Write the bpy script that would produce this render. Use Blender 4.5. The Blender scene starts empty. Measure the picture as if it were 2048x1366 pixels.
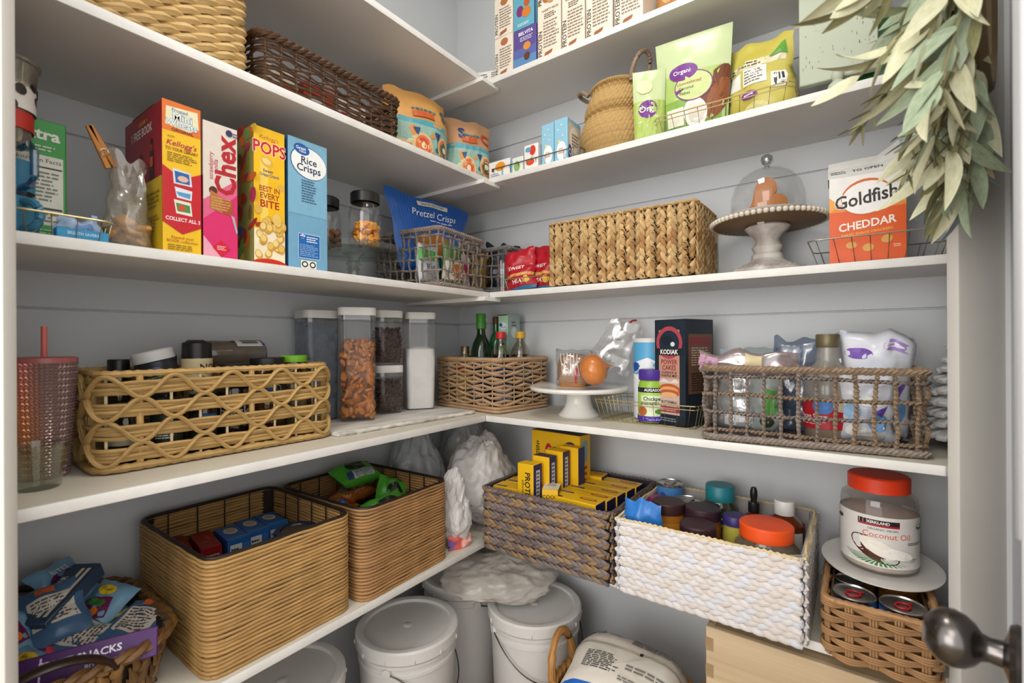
import bpy, bmesh, math, random
from mathutils import Vector, Matrix, noise

sc = bpy.context.scene
COL = sc.collection
PI = math.pi

# ------------------------------------------------------------------ camera
cam_d = bpy.data.cameras.new('camera')
cam_d.sensor_width = 36.0
cam_d.lens = 949.856 / 2048 * 36.0
cam_d.shift_y = 1.37 / 2048
cam_d.clip_start = 0.02
cam = bpy.data.objects.new('camera', cam_d)
COL.objects.link(cam)
cam.location = (1.3521, -1.4905, 1.2)
cam.rotation_euler = (Matrix.Rotation(0.6256, 4, 'Z') @ Matrix.Rotation(PI / 2, 4, 'X') @ Matrix.Rotation(-0.0054, 4, 'Z')).to_euler()
cam_d.dof.use_dof = True
cam_d.dof.focus_distance = 1.25
cam_d.dof.aperture_fstop = 3.6
sc.camera = cam

# ------------------------------------------------------------------ light
w = bpy.data.worlds.new('world')
sc.world = w
w.use_nodes = True
w.node_tree.nodes['Background'].inputs[0].default_value = (1.0, 0.985, 0.96, 1)
w.node_tree.nodes['Background'].inputs[1].default_value = 1.0

def area(name, loc, target, size, power, color):
    d = bpy.data.lights.new(name, 'AREA')
    d.shape = 'RECTANGLE'
    d.size, d.size_y = size
    d.energy = power
    d.color = color
    o = bpy.data.objects.new(name, d)
    COL.objects.link(o)
    o.location = loc
    o.rotation_euler = (Vector(target) - Vector(loc)).to_track_quat('-Z', 'Y').to_euler()
    return o
# daylight from the kitchen window behind the open doors, and the kitchen ceiling fixture
area('kitchen_window_light', (0.75, -3.3, 1.35), (0.75, -0.3, 1.1), (1.6, 1.4), 20, (1.0, 0.97, 0.93))
area('kitchen_ceiling_light', (1.35, -2.7, 2.4), (1.1, -0.5, 0.9), (0.9, 0.9), 7, (1.0, 0.95, 0.87))
# the pantry's own ceiling fixture
area('pantry_ceiling_light', (0.95, -0.85, 2.66), (0.95, -0.85, 0.0), (0.35, 0.35), 4, (1.0, 0.96, 0.9))
sc.view_settings.view_transform = 'Standard'
sc.view_settings.look = 'None'
sc.view_settings.gamma = 1.0
sc.view_settings.use_curve_mapping = False
sc.view_settings.exposure = 0.72
sc.cycles.max_bounces = 6
sc.cycles.diffuse_bounces = 3
sc.cycles.glossy_bounces = 3
sc.cycles.transmission_bounces = 5
sc.cycles.transparent_max_bounces = 14
sc.cycles.use_adaptive_sampling = True
sc.cycles.adaptive_threshold = 0.06
sc.cycles.use_denoising = True
sc.cycles.caustics_reflective = False
sc.cycles.caustics_refractive = False

# ------------------------------------------------------------------ materials
def lin(h):
    h = h.lstrip('#')
    o = []
    for i in (0, 2, 4):
        c = int(h[i:i + 2], 16) / 255
        o.append(c / 12.92 if c <= 0.04045 else ((c + 0.055) / 1.055) ** 2.4)
    return (*o, 1.0)

MATS = {}
def mat(name, base, rough=0.5, metal=0.0, var=0.06, scale=30.0, bump=0.0, bscale=None, alpha=1.0,
        col2=None, stretch=(1, 1, 1), uv=False, objrand=0.0, coat=0.0, spec=0.5, sheen=0.0, trans=0.0, ior=1.45, contrast=1.0):
    if name in MATS:
        return MATS[name]
    m = bpy.data.materials.new(name)
    m.use_nodes = True
    nt = m.node_tree
    N, L = nt.nodes, nt.links
    p = N['Principled BSDF']
    c1 = lin(base)
    p.inputs['Roughness'].default_value = rough
    p.inputs['Metallic'].default_value = metal
    p.inputs['Alpha'].default_value = alpha
    p.inputs['Coat Weight'].default_value = coat
    p.inputs['Specular IOR Level'].default_value = spec
    p.inputs['Transmission Weight'].default_value = trans
    p.inputs['IOR'].default_value = ior
    tc = N.new('ShaderNodeTexCoord')
    mp = N.new('ShaderNodeMapping')
    mp.inputs['Scale'].default_value = stretch
    L.new(tc.outputs['UV' if uv else 'Object'], mp.inputs['Vector'])
    nz = N.new('ShaderNodeTexNoise')
    nz.inputs['Scale'].default_value = scale
    nz.inputs['Detail'].default_value = 4
    L.new(mp.outputs[0], nz.inputs['Vector'])
    rp = N.new('ShaderNodeValToRGB')
    e = rp.color_ramp.elements
    lo = tuple(c * (1 - var) for c in c1[:3]) + (1,)
    hi = lin(col2) if col2 else tuple(min(1, c * (1 + var)) for c in c1[:3]) + (1,)
    e[0].position = 0.5 - 0.22 / contrast
    e[1].position = 0.5 + 0.22 / contrast
    e[0].color = lo if not col2 else c1
    e[1].color = hi
    L.new(nz.outputs['Fac'], rp.inputs['Fac'])
    out = rp.outputs['Color']
    if objrand:
        oi = N.new('ShaderNodeObjectInfo')
        hs = N.new('ShaderNodeHueSaturation')
        mr = N.new('ShaderNodeMapRange')
        mr.inputs['To Min'].default_value = 1 - objrand
        mr.inputs['To Max'].default_value = 1 + objrand
        L.new(oi.outputs['Random'], mr.inputs['Value'])
        L.new(mr.outputs[0], hs.inputs['Value'])
        L.new(out, hs.inputs['Color'])
        out = hs.outputs['Color']
    L.new(out, p.inputs['Base Color'])
    if bump:
        bp = N.new('ShaderNodeBump')
        bp.inputs['Strength'].default_value = bump
        bp.inputs['Distance'].default_value = 0.004
        if bscale:
            n2 = N.new('ShaderNodeTexNoise')
            n2.inputs['Scale'].default_value = bscale
            n2.inputs['Detail'].default_value = 5
            L.new(mp.outputs[0], n2.inputs['Vector'])
            L.new(n2.outputs['Fac'], bp.inputs['Height'])
        else:
            L.new(nz.outputs['Fac'], bp.inputs['Height'])
        L.new(bp.outputs['Normal'], p.inputs['Normal'])
    MATS[name] = m
    return m

def clear(name, tint='#ffffff', gloss=0.03, rough=0.04, milk=0.0, milkcol='#e8eaec', edge=0.28):
    """thin clear glass or film: transparent, a fresnel-like sheen, a little milky diffuse"""
    if name in MATS:
        return MATS[name]
    m = bpy.data.materials.new(name)
    m.use_nodes = True
    nt = m.node_tree
    N, L = nt.nodes, nt.links
    N.remove(N['Principled BSDF'])
    tr = N.new('ShaderNodeBsdfTransparent')
    tr.inputs[0].default_value = lin(tint)
    gl = N.new('ShaderNodeBsdfGlossy')
    gl.inputs['Roughness'].default_value = rough
    lw = N.new('ShaderNodeLayerWeight')
    lw.inputs['Blend'].default_value = 0.22
    mr = N.new('ShaderNodeMapRange')
    mr.inputs['To Min'].default_value = gloss
    mr.inputs['To Max'].default_value = edge + gloss
    L.new(lw.outputs['Facing'], mr.inputs['Value'])
    mx = N.new('ShaderNodeMixShader')
    L.new(mr.outputs[0], mx.inputs[0])
    if milk:
        df = N.new('ShaderNodeBsdfDiffuse')
        df.inputs[0].default_value = lin(milkcol)
        tl = N.new('ShaderNodeBsdfTranslucent')
        tl.inputs[0].default_value = lin(milkcol)
        ad = N.new('ShaderNodeMixShader')
        ad.inputs[0].default_value = 0.45
        L.new(df.outputs[0], ad.inputs[1])
        L.new(tl.outputs[0], ad.inputs[2])
        nz = N.new('ShaderNodeTexNoise')
        nz.inputs['Scale'].default_value = 26
        nz.inputs['Detail'].default_value = 6
        nr = N.new('ShaderNodeMapRange')
        nr.inputs['From Min'].default_value = 0.3
        nr.inputs['From Max'].default_value = 0.7
        nr.inputs['To Min'].default_value = milk * 0.7
        nr.inputs['To Max'].default_value = min(1, milk * 1.3)
        tcx = N.new('ShaderNodeTexCoord')
        L.new(tcx.outputs['Object'], nz.inputs['Vector'])
        L.new(nz.outputs['Fac'], nr.inputs['Value'])
        m2 = N.new('ShaderNodeMixShader')
        L.new(nr.outputs[0], m2.inputs[0])
        L.new(tr.outputs[0], m2.inputs[1])
        L.new(ad.outputs[0], m2.inputs[2])
        L.new(m2.outputs[0], mx.inputs[1])
    else:
        L.new(tr.outputs[0], mx.inputs[1])
    L.new(gl.outputs[0], mx.inputs[2])
    L.new(mx.outputs[0], N['Material Output'].inputs['Surface'])
    MATS[name] = m
    return m

def pm(h, rough=0.42):
    """print / plastic colour"""
    return mat('print_' + h.lstrip('#') + ('' if rough == 0.42 else '_%d' % int(rough * 100)), h, rough, var=0.04, scale=60)

WHITEP = mat('white_paint', '#dedcd8', 0.45, var=0.025, scale=7, bump=0.05, bscale=60)
WALLP = mat('wall_paint', '#cdd0d3', 0.5, var=0.02, scale=3, bump=0.04, bscale=45)
SHELFP = mat('shelf_paint', '#d9d3c4', 0.45, var=0.05, scale=9, bump=0.08, bscale=50, stretch=(1, .25, 1))
EDGEP = mat('shelf_edge_paint', '#e2e0dc', 0.45, var=0.05, scale=25, bump=0.25, bscale=35)
CASEP = mat('casing_paint', '#d3d0ca', 0.45, var=0.035, scale=5, bump=0.05, bscale=30)
DOORP = mat('door_paint', '#c3c4c6', 0.5, var=0.02, scale=4)
GLASS = clear('clear_glass')
GLASST = clear('thin_plastic', gloss=0.03, milk=0.04)
FILM = clear('clear_film', gloss=0.16, rough=0.12, milk=0.16, edge=0.3)
MILKY = clear('milky_film', gloss=0.08, rough=0.25, milk=0.55, milkcol='#e6e3e0', edge=0.2)
STEEL = mat('steel', '#b9b7b2', 0.28, 1.0, var=0.05)
TIN = mat('tin', '#c6c5c2', 0.32, 1.0, var=0.05)
NICKEL = mat('brushed_nickel', '#6e6a68', 0.25, 1.0, var=0.08, scale=12)
GOLDW = mat('gold_wire', '#c9b98a', 0.35, 0.85, var=0.05)
BLACKP = mat('black_plastic', '#1d1b1b', 0.35)
CERAMIC = mat('white_ceramic', '#e6e4e0', 0.12, var=0.01)
WPLAST = mat('white_plastic', '#dcdbd8', 0.38, var=0.02)

def fibre(name, c1, c2, rough=0.6, sc_=60, rnd=0.12, bump=0.5):
    return mat(name, c1, rough, col2=c2, uv=True, stretch=(0.14, 1, 1), scale=sc_, bump=bump, objrand=rnd, contrast=0.8)
F_TAN = fibre('fibre_tan', '#8a6238', '#d8b57c')
F_GOLD = fibre('fibre_gold', '#9a7440', '#dcb877')
F_STRAW = fibre('fibre_straw', '#a8834a', '#e3c48a')
F_BLUE = fibre('fibre_bluebrown', '#4a4450', '#7d6a5c', rnd=0.1)
F_WHITE = fibre('fibre_white', '#bdb5b0', '#efecec', rnd=0.06)
F_WHITE2 = fibre('fibre_white_warm', '#b8aca4', '#eae4de', rnd=0.06)
F_WHITE3 = fibre('fibre_white_cool', '#b5b6bf', '#ebebf0', rnd=0.06)
F_BLUE2 = fibre('fibre_brown_leaf', '#6d5640', '#a98a64', rnd=0.1)
F_BLUE3 = fibre('fibre_taupe_leaf', '#5a5254', '#8f8078', rnd=0.1)
F_TAN2 = fibre('fibre_tan_light', '#a37a48', '#e3c690')
F_TAN3 = fibre('fibre_tan_brown', '#7a522c', '#bd9058')
F_DKHY2 = fibre('fibre_darkhyacinth2', '#5a3c1c', '#a67c42', rough=0.35)
F_TWILL = fibre('fibre_twill', '#7d5433', '#c79d6d')
F_GREY = fibre('fibre_grey', '#6d6260', '#a59687')
F_GREY2 = fibre('fibre_greytan', '#6a5646', '#b39a7e')
F_DARK = fibre('fibre_dark', '#2c1a10', '#6d4a2c', rough=0.35)
F_DKHY = fibre('fibre_darkhyacinth', '#382211', '#86602f', rough=0.35)
F_COIL = fibre('fibre_coil', '#8f6a3c', '#cfa567')
F_COIL2 = fibre('fibre_coil_brown', '#815a34', '#bf9360')
F_BELLY = fibre('fibre_belly', '#93703f', '#d9b677')
F_BRAID = fibre('fibre_braid', '#8a6a4a', '#d6b28c')
F_FLOOR = fibre('fibre_floor', '#97662f', '#cf9a58')
F_PALE = fibre('fibre_pale_rod', '#c8b184', '#eadcb6', rnd=0.05)
BACKING_D = mat('backing_dark', '#2b1d12', 0.8)  # dark for the shade between strands; also one base panel
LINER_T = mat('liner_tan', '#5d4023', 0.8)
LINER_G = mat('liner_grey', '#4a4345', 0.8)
BACKING_W = mat('backing_white', '#a8a3a2', 0.8)
WIRE_D = mat('wire_dark', '#2a1f18', 0.5, 0.3)

# ------------------------------------------------------------------ mesh helpers
def mdata(name, V, F, mats, mi=None, smooth=True, uv=None, sharp=38):
    me = bpy.data.meshes.new(name)
    me.from_pydata([tuple(v) for v in V], [], F)
    if not isinstance(mats, (list, tuple)):
        mats = [mats]
    for m in mats:
        me.materials.append(m)
    if mi:
        me.polygons.foreach_set('material_index', mi)
    if smooth:
        me.polygons.foreach_set('use_smooth', [True] * len(F))
        me.set_sharp_from_angle(angle=math.radians(sharp))
    if uv:
        ul = me.uv_layers.new(name='UVMap')
        li = [0] * len(me.loops)
        me.loops.foreach_get('vertex_index', li)
        flat = []
        for i in li:
            flat += uv[i]
        ul.data.foreach_set('uv', flat)
    me.update()
    return me

def link(name, data, parent=None, loc=(0, 0, 0), rot=(0, 0, 0), scale=(1, 1, 1)):
    o = bpy.data.objects.new(name, data)
    COL.objects.link(o)
    o.location = loc
    o.rotation_euler = rot
    o.scale = scale
    if parent:
        o.parent = parent
    return o

def tag(o, label, cat, group=None, kind=None):
    o['label'] = label
    o['category'] = cat
    if group:
        o['group'] = group
    if kind:
        o['kind'] = kind
    return o

def root(name, label, cat, loc, rz=0.0, group=None, rx=0.0, ry=0.0):
    o = link(name, None, None, loc, (math.radians(rx), math.radians(ry), math.radians(rz)))
    o.empty_display_size = 0.05
    return tag(o, label, cat, group)

def part(name, geo, mats, parent, loc=(0, 0, 0), rot=(0, 0, 0), scale=(1, 1, 1), **k):
    V, F = geo[0], geo[1]
    uv = geo[2] if len(geo) > 2 else None
    mi = k.pop('mi', None)
    me = mdata(name, V, F, mats, mi=mi, uv=uv, **k)
    return link(name, me, parent, loc, rot, scale)

def join(*geos):
    V, F, U = [], [], []
    for g in geos:
        n = len(V)
        V += list(g[0])
        F += [tuple(i + n for i in f) for f in g[1]]
        U += list(g[2]) if len(g) > 2 and g[2] else [(v[0] * 3, v[2] * 3) for v in g[0]]
    return V, F, U

def xf(g, M):
    return ([M @ Vector(v) for v in g[0]],) + tuple(g[1:])

def move(g, x, y, z):
    return ([(v[0] + x, v[1] + y, v[2] + z) for v in g[0]],) + tuple(g[1:])

_bc = {}
def box(sx, sy, sz, b=0.0015, z0=0.0, seg=1):
    """box centred in x,y, standing on z0"""
    key = (round(sx, 4), round(sy, 4), round(sz, 4), b, z0, seg)
    if key in _bc:
        return _bc[key]
    bm = bmesh.new()
    bmesh.ops.create_cube(bm, size=1)
    for v in bm.verts:
        v.co = Vector((v.co.x * sx, v.co.y * sy, (v.co.z + .5) * sz + z0))
    if b:
        bmesh.ops.bevel(bm, geom=list(bm.edges), offset=min(b, sx * .45, sy * .45, sz * .45), segments=seg, affect='EDGES', profile=0.5)
    bm.verts.index_update()
    r = ([v.co.copy() for v in bm.verts], [tuple(v.index for v in f.verts) for f in bm.faces])
    bm.free()
    _bc[key] = r
    return r

def lathe(prof, n=32, cx=0, cy=0, sy=1.0):
    """revolve [(r,z)..]; r=0 ends close to a point"""
    V, F, U = [], [], []
    rows = []
    for (r, z) in prof:
        if r < 1e-6:
            rows.append([len(V)])
            V.append((cx, cy, z)); U.append((0, z * 4))
        else:
            row = []
            for i in range(n):
                a = 2 * PI * i / n
                row.append(len(V))
                V.append((cx + r * math.sin(a), cy - r * math.cos(a) * sy, z)); U.append((i / n, z * 4))
            rows.append(row)
    for a, b in zip(rows, rows[1:]):
        for i in range(n):
            j = (i + 1) % n
            if len(a) == 1 and len(b) == 1:
                continue
            if len(a) == 1:
                F.append((a[0], b[j], b[i]))
            elif len(b) == 1:
                F.append((a[i], a[j], b[0]))
            else:
                F.append((a[i], a[j], b[j], b[i]))
    return V, F, U

def tube(path, r, n=6, closed=False, tw=0.0, ell=1.0, rf=None, cap=True):
    """sweep along path; tw = twist rad per metre, ell = cross-section ratio, rf(s)->radius factor"""
    P = [Vector(p) for p in path]
    m = len(P)
    V, F, U = [], [], []
    s = 0.0
    for i in range(m):
        a = P[i - 1] if (i > 0 or closed) else P[i]
        b = P[(i + 1) % m] if (i < m - 1 or closed) else P[i]
        t = (b - a)
        t = t.normalized() if t.length > 1e-9 else Vector((0, 0, 1))
        up = Vector((0, 0, 1)) if abs(t.z) < 0.85 else Vector((0, -1, 0))
        e1 = t.cross(up).normalized()
        e2 = e1.cross(t)
        if i:
            s += (P[i] - P[i - 1]).length
        k = r * (rf(s) if rf else 1.0)
        for j in range(n):
            th = 2 * PI * j / n
            x, y = k * math.cos(th), k * ell * math.sin(th)
            c_, s_ = math.cos(tw * s), math.sin(tw * s)
            V.append(P[i] + e1 * (x * c_ - y * s_) + e2 * (x * s_ + y * c_))
            U.append((s * 3 + tw * .002 * j, j / n * 0.3 + tw * s * .02))
    for i in range(m if closed else m - 1):
        for j in range(n):
            a, b = i * n + j, i * n + (j + 1) % n
            c, d = ((i + 1) % m) * n + (j + 1) % n, ((i + 1) % m) * n + j
            F.append((a, b, c, d))
    if cap and not closed:
        F.append(tuple(range(n - 1, -1, -1)))
        F.append(tuple((m - 1) * n + j for j in range(n)))
    return V, F, U

def rr(w, d, rad):
    """rounded-rectangle perimeter, starting front-left going right; f(s)->(x,y,nx,ny)"""
    rad = min(rad, w / 2 - 1e-4, d / 2 - 1e-4)
    a, b, q = w - 2 * rad, d - 2 * rad, rad * PI / 2
    Lt = 2 * (a + b) + 4 * q
    def f(s):
        s = s % Lt
        segs = [(a, (-a / 2, -d / 2), (1, 0), (0, -1)), (q, (a / 2, -b / 2), -PI / 2, None), (b, (w / 2, -b / 2), (0, 1), (1, 0)), (q, (a / 2, b / 2), 0, None),
                (a, (a / 2, d / 2), (-1, 0), (0, 1)), (q, (-a / 2, b / 2), PI / 2, None), (b, (-w / 2, b / 2), (0, -1), (-1, 0)), (q, (-a / 2, -b / 2), PI, None)]
        for ln, o, dr, nm in segs:
            if s <= ln + 1e-9:
                if nm:
                    return o[0] + dr[0] * s, o[1] + dr[1] * s, nm[0], nm[1]
                an = dr + s / rad
                return o[0] + rad * math.cos(an), o[1] + rad * math.sin(an), math.cos(an), math.sin(an)
            s -= ln
        return -a / 2, -d / 2, 0, -1
    return f, Lt

def pillow(w, h, t, nx=12, ny=14, p=2.2, prof=None, wr=0.0, seed=0, edge=0.0, taper=0.0, fr=14.0):
    """soft packet standing on z=0 in the xz plane; returns geo and front mapper f(u,v,k)"""
    rnd = Vector((seed * 7.1, seed * 3.3, seed * 1.7))
    prof = prof or (lambda v: max(0.0, 1 - abs(2 * v - 1) ** 3.0) ** 0.7)
    def X(u, v):
        q = 1 - taper * (v - .5)
        e = edge * noise.noise(Vector((v * 5, 0, 0)) + rnd) if abs(u - .5) > .3 else 0
        return (u - .5) * w * q + e * (1 if u > .5 else -1)
    def Zf(u, v):
        return v * h + edge * 1.5 * noise.noise(Vector((u * 4, 3, 0)) + rnd) * (v if v > .5 else 0)
    def T(u, v, sgn):
        b = t / 2 * max(0.0, 1 - abs(2 * u - 1) ** p) ** 0.6 * prof(v)
        n_ = wr * noise.noise(Vector((u * w * fr * 3, v * h * fr * 3, sgn * 3.0)) + rnd)
        n_ += wr * .6 * noise.noise(Vector((u * w * fr * 9, v * h * fr * 4, sgn * 5.0)) + rnd)
        ed = min(u, 1 - u, v, 1 - v) * 8
        return b + n_ * min(1, ed)
    def sway(u, v):
        return wr * 1.2 * noise.noise(Vector((u * 2.2, v * 2.2, 9)) + rnd)
    V, F, U = [], [], []
    idx = {}
    for sgn in (-1, 1):
        for j in range(ny + 1):
            for i in range(nx + 1):
                u, v = i / nx, j / ny
                if sgn == 1 and (i in (0, nx) or j in (0, ny)):
                    idx[(sgn, i, j)] = idx[(-1, i, j)]
                    continue
                idx[(sgn, i, j)] = len(V)
                V.append((X(u, v), sgn * T(u, v, sgn) + sway(u, v), Zf(u, v))); U.append((u, v))
    for sgn in (-1, 1):
        for j in range(ny):
            for i in range(nx):
                q = (idx[(sgn, i, j)], idx[(sgn, i + 1, j)], idx[(sgn, i + 1, j + 1)], idx[(sgn, i, j + 1)])
                F.append(q if sgn == -1 else q[::-1])
    def f(u, v, k):
        # bilinear on the same grid so the print lies on the facets
        gu, gv = min(max(u, 0), 1) * nx, min(max(v, 0), 1) * ny
        i, j = min(int(gu), nx - 1), min(int(gv), ny - 1)
        a, b = gu - i, gv - j
        P = [Vector(V[idx[(-1, i + di, j + dj)]]) for di, dj in ((0, 0), (1, 0), (0, 1), (1, 1))]
        q = P[0] * (1 - a) * (1 - b) + P[1] * a * (1 - b) + P[2] * (1 - a) * b + P[3] * a * b
        return q + Vector((0, -0.0006 - k * 0.0005, 0))
    return (V, F, U), f

# ------------------------------------------------------------------ print (flat lettering and shapes)
_tc = {}
def glyphs(txt, bold=0.0):
    key = (txt, bold)
    if key not in _tc:
        cu = bpy.data.curves.new('t', 'FONT')
        cu.body = txt
        cu.align_x = 'CENTER'
        cu.align_y = 'CENTER'
        cu.resolution_u = 2
        cu.offset = bold
        o = bpy.data.objects.new('t', cu)
        me = bpy.data.meshes.new_from_object(o)
        V = [(v.co.x, v.co.y) for v in me.vertices]
        F = [tuple(p.vertices) for p in me.polygons]
        # orientation: keep facing +z
        G = []
        for f in F:
            a = sum(V[f[i]][0] * V[f[(i + 1) % len(f)]][1] - V[f[(i + 1) % len(f)]][0] * V[f[i]][1] for i in range(len(f)))
            G.append(f if a > 0 else f[::-1])
        bpy.data.objects.remove(o)
        bpy.data.meshes.remove(me)
        bpy.data.curves.remove(cu)
        _tc[key] = (V, G)
    return _tc[key]

_pr = random.Random(5)
def decal(parent, items, f, W, H, name='printed_label', sub=7):
    V, F, MI, mats = [], [], [], []
    def mi(c):
        m = c if not isinstance(c, str) else pm(c)
        if m not in mats:
            mats.append(m)
        return mats.index(m)
    def grid(u0, v0, u1, v1, k, m, nu=None, nv=None):
        nu = nu or max(1, int(sub * abs(u1 - u0) * 2 + 0.99)); nv = nv or max(1, int(sub * abs(v1 - v0) * 2 + .99))
        b = len(V)
        for j in range(nv + 1):
            for i in range(nu + 1):
                V.append(f(u0 + (u1 - u0) * i / nu, v0 + (v1 - v0) * j / nv, k))
        for j in range(nv):
            for i in range(nu):
                a = b + j * (nu + 1) + i
                F.append((a, a + 1, a + nu + 2, a + nu + 1)); MI.append(m)
    ks = min(1.0, 7.0 / max(1, len(items)))
    for k, it in enumerate(items):
        k = k * ks
        c = it[0]
        if c == 'r':
            grid(it[1], it[2], it[3], it[4], k, mi(it[5]))
        elif c == 'e':
            cu, cv, ru, rv, col = it[1:6]
            rot = math.radians(it[6]) if len(it) > 6 else 0
            m = mi(col); n = 24; b = len(V)
            V.append(f(cu, cv, k))
            for q in (.5, 1):
                for i in range(n):
                    a = 2 * PI * i / n
                    x, y = ru * W * q * math.cos(a), rv * H * q * math.sin(a)
                    x, y = x * math.cos(rot) - y * math.sin(rot), x * math.sin(rot) + y * math.cos(rot)
                    V.append(f(cu + x / W, cv + y / H, k))
            for i in range(n):
                j = (i + 1) % n
                F.append((b, b + 1 + i, b + 1 + j)); MI.append(m)
                F.append((b + 1 + i, b + 1 + n + i, b + 1 + n + j, b + 1 + j)); MI.append(m)
        elif c == 'p':
            pts, m = it[1], mi(it[2])
            n = len(pts); cu = sum(p[0] for p in pts) / n; cv = sum(p[1] for p in pts) / n
            b = len(V); V.append(f(cu, cv, k))
            ring = []
            for i in range(n):
                p, q = pts[i], pts[(i + 1) % n]
                for s in (0, .25, .5, .75):
                    ring.append((p[0] + (q[0] - p[0]) * s, p[1] + (q[1] - p[1]) * s))
            for z in (.5, 1):
                for (u, v) in ring:
                    V.append(f(cu + (u - cu) * z, cv + (v - cv) * z, k))
            n = len(ring)
            for i in range(n):
                j = (i + 1) % n
                F.append((b, b + 1 + i, b + 1 + j)); MI.append(m)
                F.append((b + 1 + i, b + 1 + n + i, b + 1 + n + j, b + 1 + j)); MI.append(m)
        elif c == 't':
            txt, cu, cv, size, col = it[1:6]
            o = it[6] if len(it) > 6 else {}
            gv, gf = glyphs(txt, o.get('b', 0.0)); m = mi(col); b = len(V)
            rot = math.radians(o.get('rot', 0)); sh = o.get('sh', 0); sx = o.get('sx', 1.0); arc = o.get('arc', 0)
            for (x, y) in gv:
                x, y = (x + sh * y) * size * H * sx, y * size * H
                if arc:
                    y += arc * H * -(x / W) ** 2
                x, y = x * math.cos(rot) - y * math.sin(rot), x * math.sin(rot) + y * math.cos(rot)
                V.append(f(cu + x / W, cv + y / H, k))
            for g in gf:
                F.append(tuple(i + b for i in g)); MI.append(m)
        elif c == 'l':      # fine print
            u0, v0, u1, v1, n, col = it[1:7]
            m = mi(col); dv = (v1 - v0) / n
            for i in range(n):
                u = u0; end = u1 - (u1 - u0) * _pr.random() * .25
                while u < end:
                    l = (u1 - u0) * _pr.uniform(.08, .26)
                    grid(u, v0 + dv * i + dv * .25, min(u + l, end), v0 + dv * i + dv * .72, k, m, 1, 1)
                    u += l + (u1 - u0) * .035
    me = mdata(name, V, F, mats or [pm('#ffffff')], mi=MI, smooth=False)
    return link(name, me, parent)

def bface(sx, sy, sz, face, z0=0.0):
    """front mapper for one face of a box()"""
    def f(u, v, k):
        o = 0.0004 + k * 0.00025
        if face == 'F':
            return Vector(((u - .5) * sx, -sy / 2 - o, z0 + v * sz))
        if face == 'R':
            return Vector((sx / 2 + o, (u - .5) * sy, z0 + v * sz))
        if face == 'L':
            return Vector((-sx / 2 - o, (.5 - u) * sy, z0 + v * sz))
        if face == 'B':
            return Vector(((.5 - u) * sx, sy / 2 + o, z0 + v * sz))
        return Vector(((u - .5) * sx, (v - .5) * sy, z0 + sz + o))
    dims = {'F': (sx, sz), 'B': (sx, sz), 'R': (sy, sz), 'L': (sy, sz), 'T': (sx, sy)}[face]
    return f, dims

def cyl(r, z0, z1, span=200, a0=0, sy=1.0, r1=None):
    """mapper onto a cylinder or cone, front is -y"""
    def f(u, v, k):
        a = math.radians(a0 + (u - .5) * span)
        q = r + ((r1 - r) * v if r1 is not None else 0) + 0.0005 + k * 0.00025
        return Vector((q * math.sin(a), -q * math.cos(a) * sy, z0 + v * (z1 - z0)))
    return f, (r * math.radians(span), z1 - z0)

def carton(name, label, cat, loc, rz, size, col, prints, group=None, rx=0, ry=0, b=0.0015):
    """a box whose print is its child; one mesh root"""
    sx, sy, sz = size
    m = col if not isinstance(col, str) else mat('card_' + col.lstrip('#'), col, 0.4, var=0.04, scale=12)
    o = part(name, box(sx, sy, sz, b), m, None, loc, (math.radians(rx), math.radians(ry), math.radians(rz)))
    tag(o, label, cat, group)
    for face, items in prints.items():
        f, (W, H) = bface(sx, sy, sz, face)
        decal(o, items, f, W, H)
    return o

def copytree(o, parent=None):
    c = o.copy()
    COL.objects.link(c)
    if parent:
        c.parent = parent
    for ch in list(o.children):
        copytree(ch, c)
    return c

def jitter(seed):
    return random.Random(seed)
# ------------------------------------------------------------------ the room
ZS = {1: 2.0744, 2: 1.7412, 3: 1.3676, 4: 0.9699, 5: 0.585}      # shelf tops
D1 = {1: .362, 2: .372, 3: .356, 4: .41, 5: .42}                  # depth of the left run
D2 = {1: .253, 2: .262, 3: .240, 4: .33, 5: .345}                  # depth of the back run
TH = 0.0183
DG = 1.815                                                        # x - y of the diagonal door wall

def struct(name, geo, m, loc=(0, 0, 0), rot=(0, 0, 0)):
    o = part(name, geo, m, None, loc, rot)
    o['kind'] = 'structure'
    return o

struct('floor', box(4.2, 4.6, 0.05, 0), mat('floor_wood', '#7d6a55', 0.5, col2='#94826b', scale=4, stretch=(1, 8, 1)), (1.6, -1.9, -0.05))
struct('ceiling', box(2.1, 2.1, 0.05, 0), WHITEP, (0.95, -0.95, 2.72))
GROOVES = [0.0, 0.53, 0.902, 1.275, 1.648, 1.962, 2.72]
wl = struct('wall_left', box(0.02, 1.95, 2.72, 0), mat('groove_gap', '#c2c4c6', 0.6), (-0.0145, -0.955, 0))
wb = struct('wall_back', box(1.95, 0.02, 2.72, 0), MATS['groove_gap'], (0.955, 0.0145, 0))
for a, b in zip(GROOVES, GROOVES[1:]):
    h = b - a - 0.0036
    part('board', box(0.010, 1.93, h, 0.0012), WALLP, wl, (0.0095, 0.0, a + 0.0018))
    part('board', box(1.93, 0.010, h, 0.0012), WALLP, wb, (0.0, -0.0095, a + 0.0018))

def poly_slab(pts, z0, z1, bev=0.0):
    """extruded plan polygon (counter-clockwise)"""
    n = len(pts)
    bm = bmesh.new()
    lo = [bm.verts.new((x, y, z0)) for x, y in pts]
    hi = [bm.verts.new((x, y, z1)) for x, y in pts]
    bm.faces.new(lo[::-1]); bm.faces.new(hi)
    for i in range(n):
        bm.faces.new((lo[i], lo[(i + 1) % n], hi[(i + 1) % n], hi[i]))
    if bev:
        bmesh.ops.bevel(bm, geom=list(bm.edges), offset=bev, segments=2, affect='EDGES', profile=.5)
    bm.verts.index_update()
    r = ([v.co.copy() for v in bm.verts], [tuple(v.index for v in f.verts) for f in bm.faces])
    bm.free()
    return r

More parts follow.
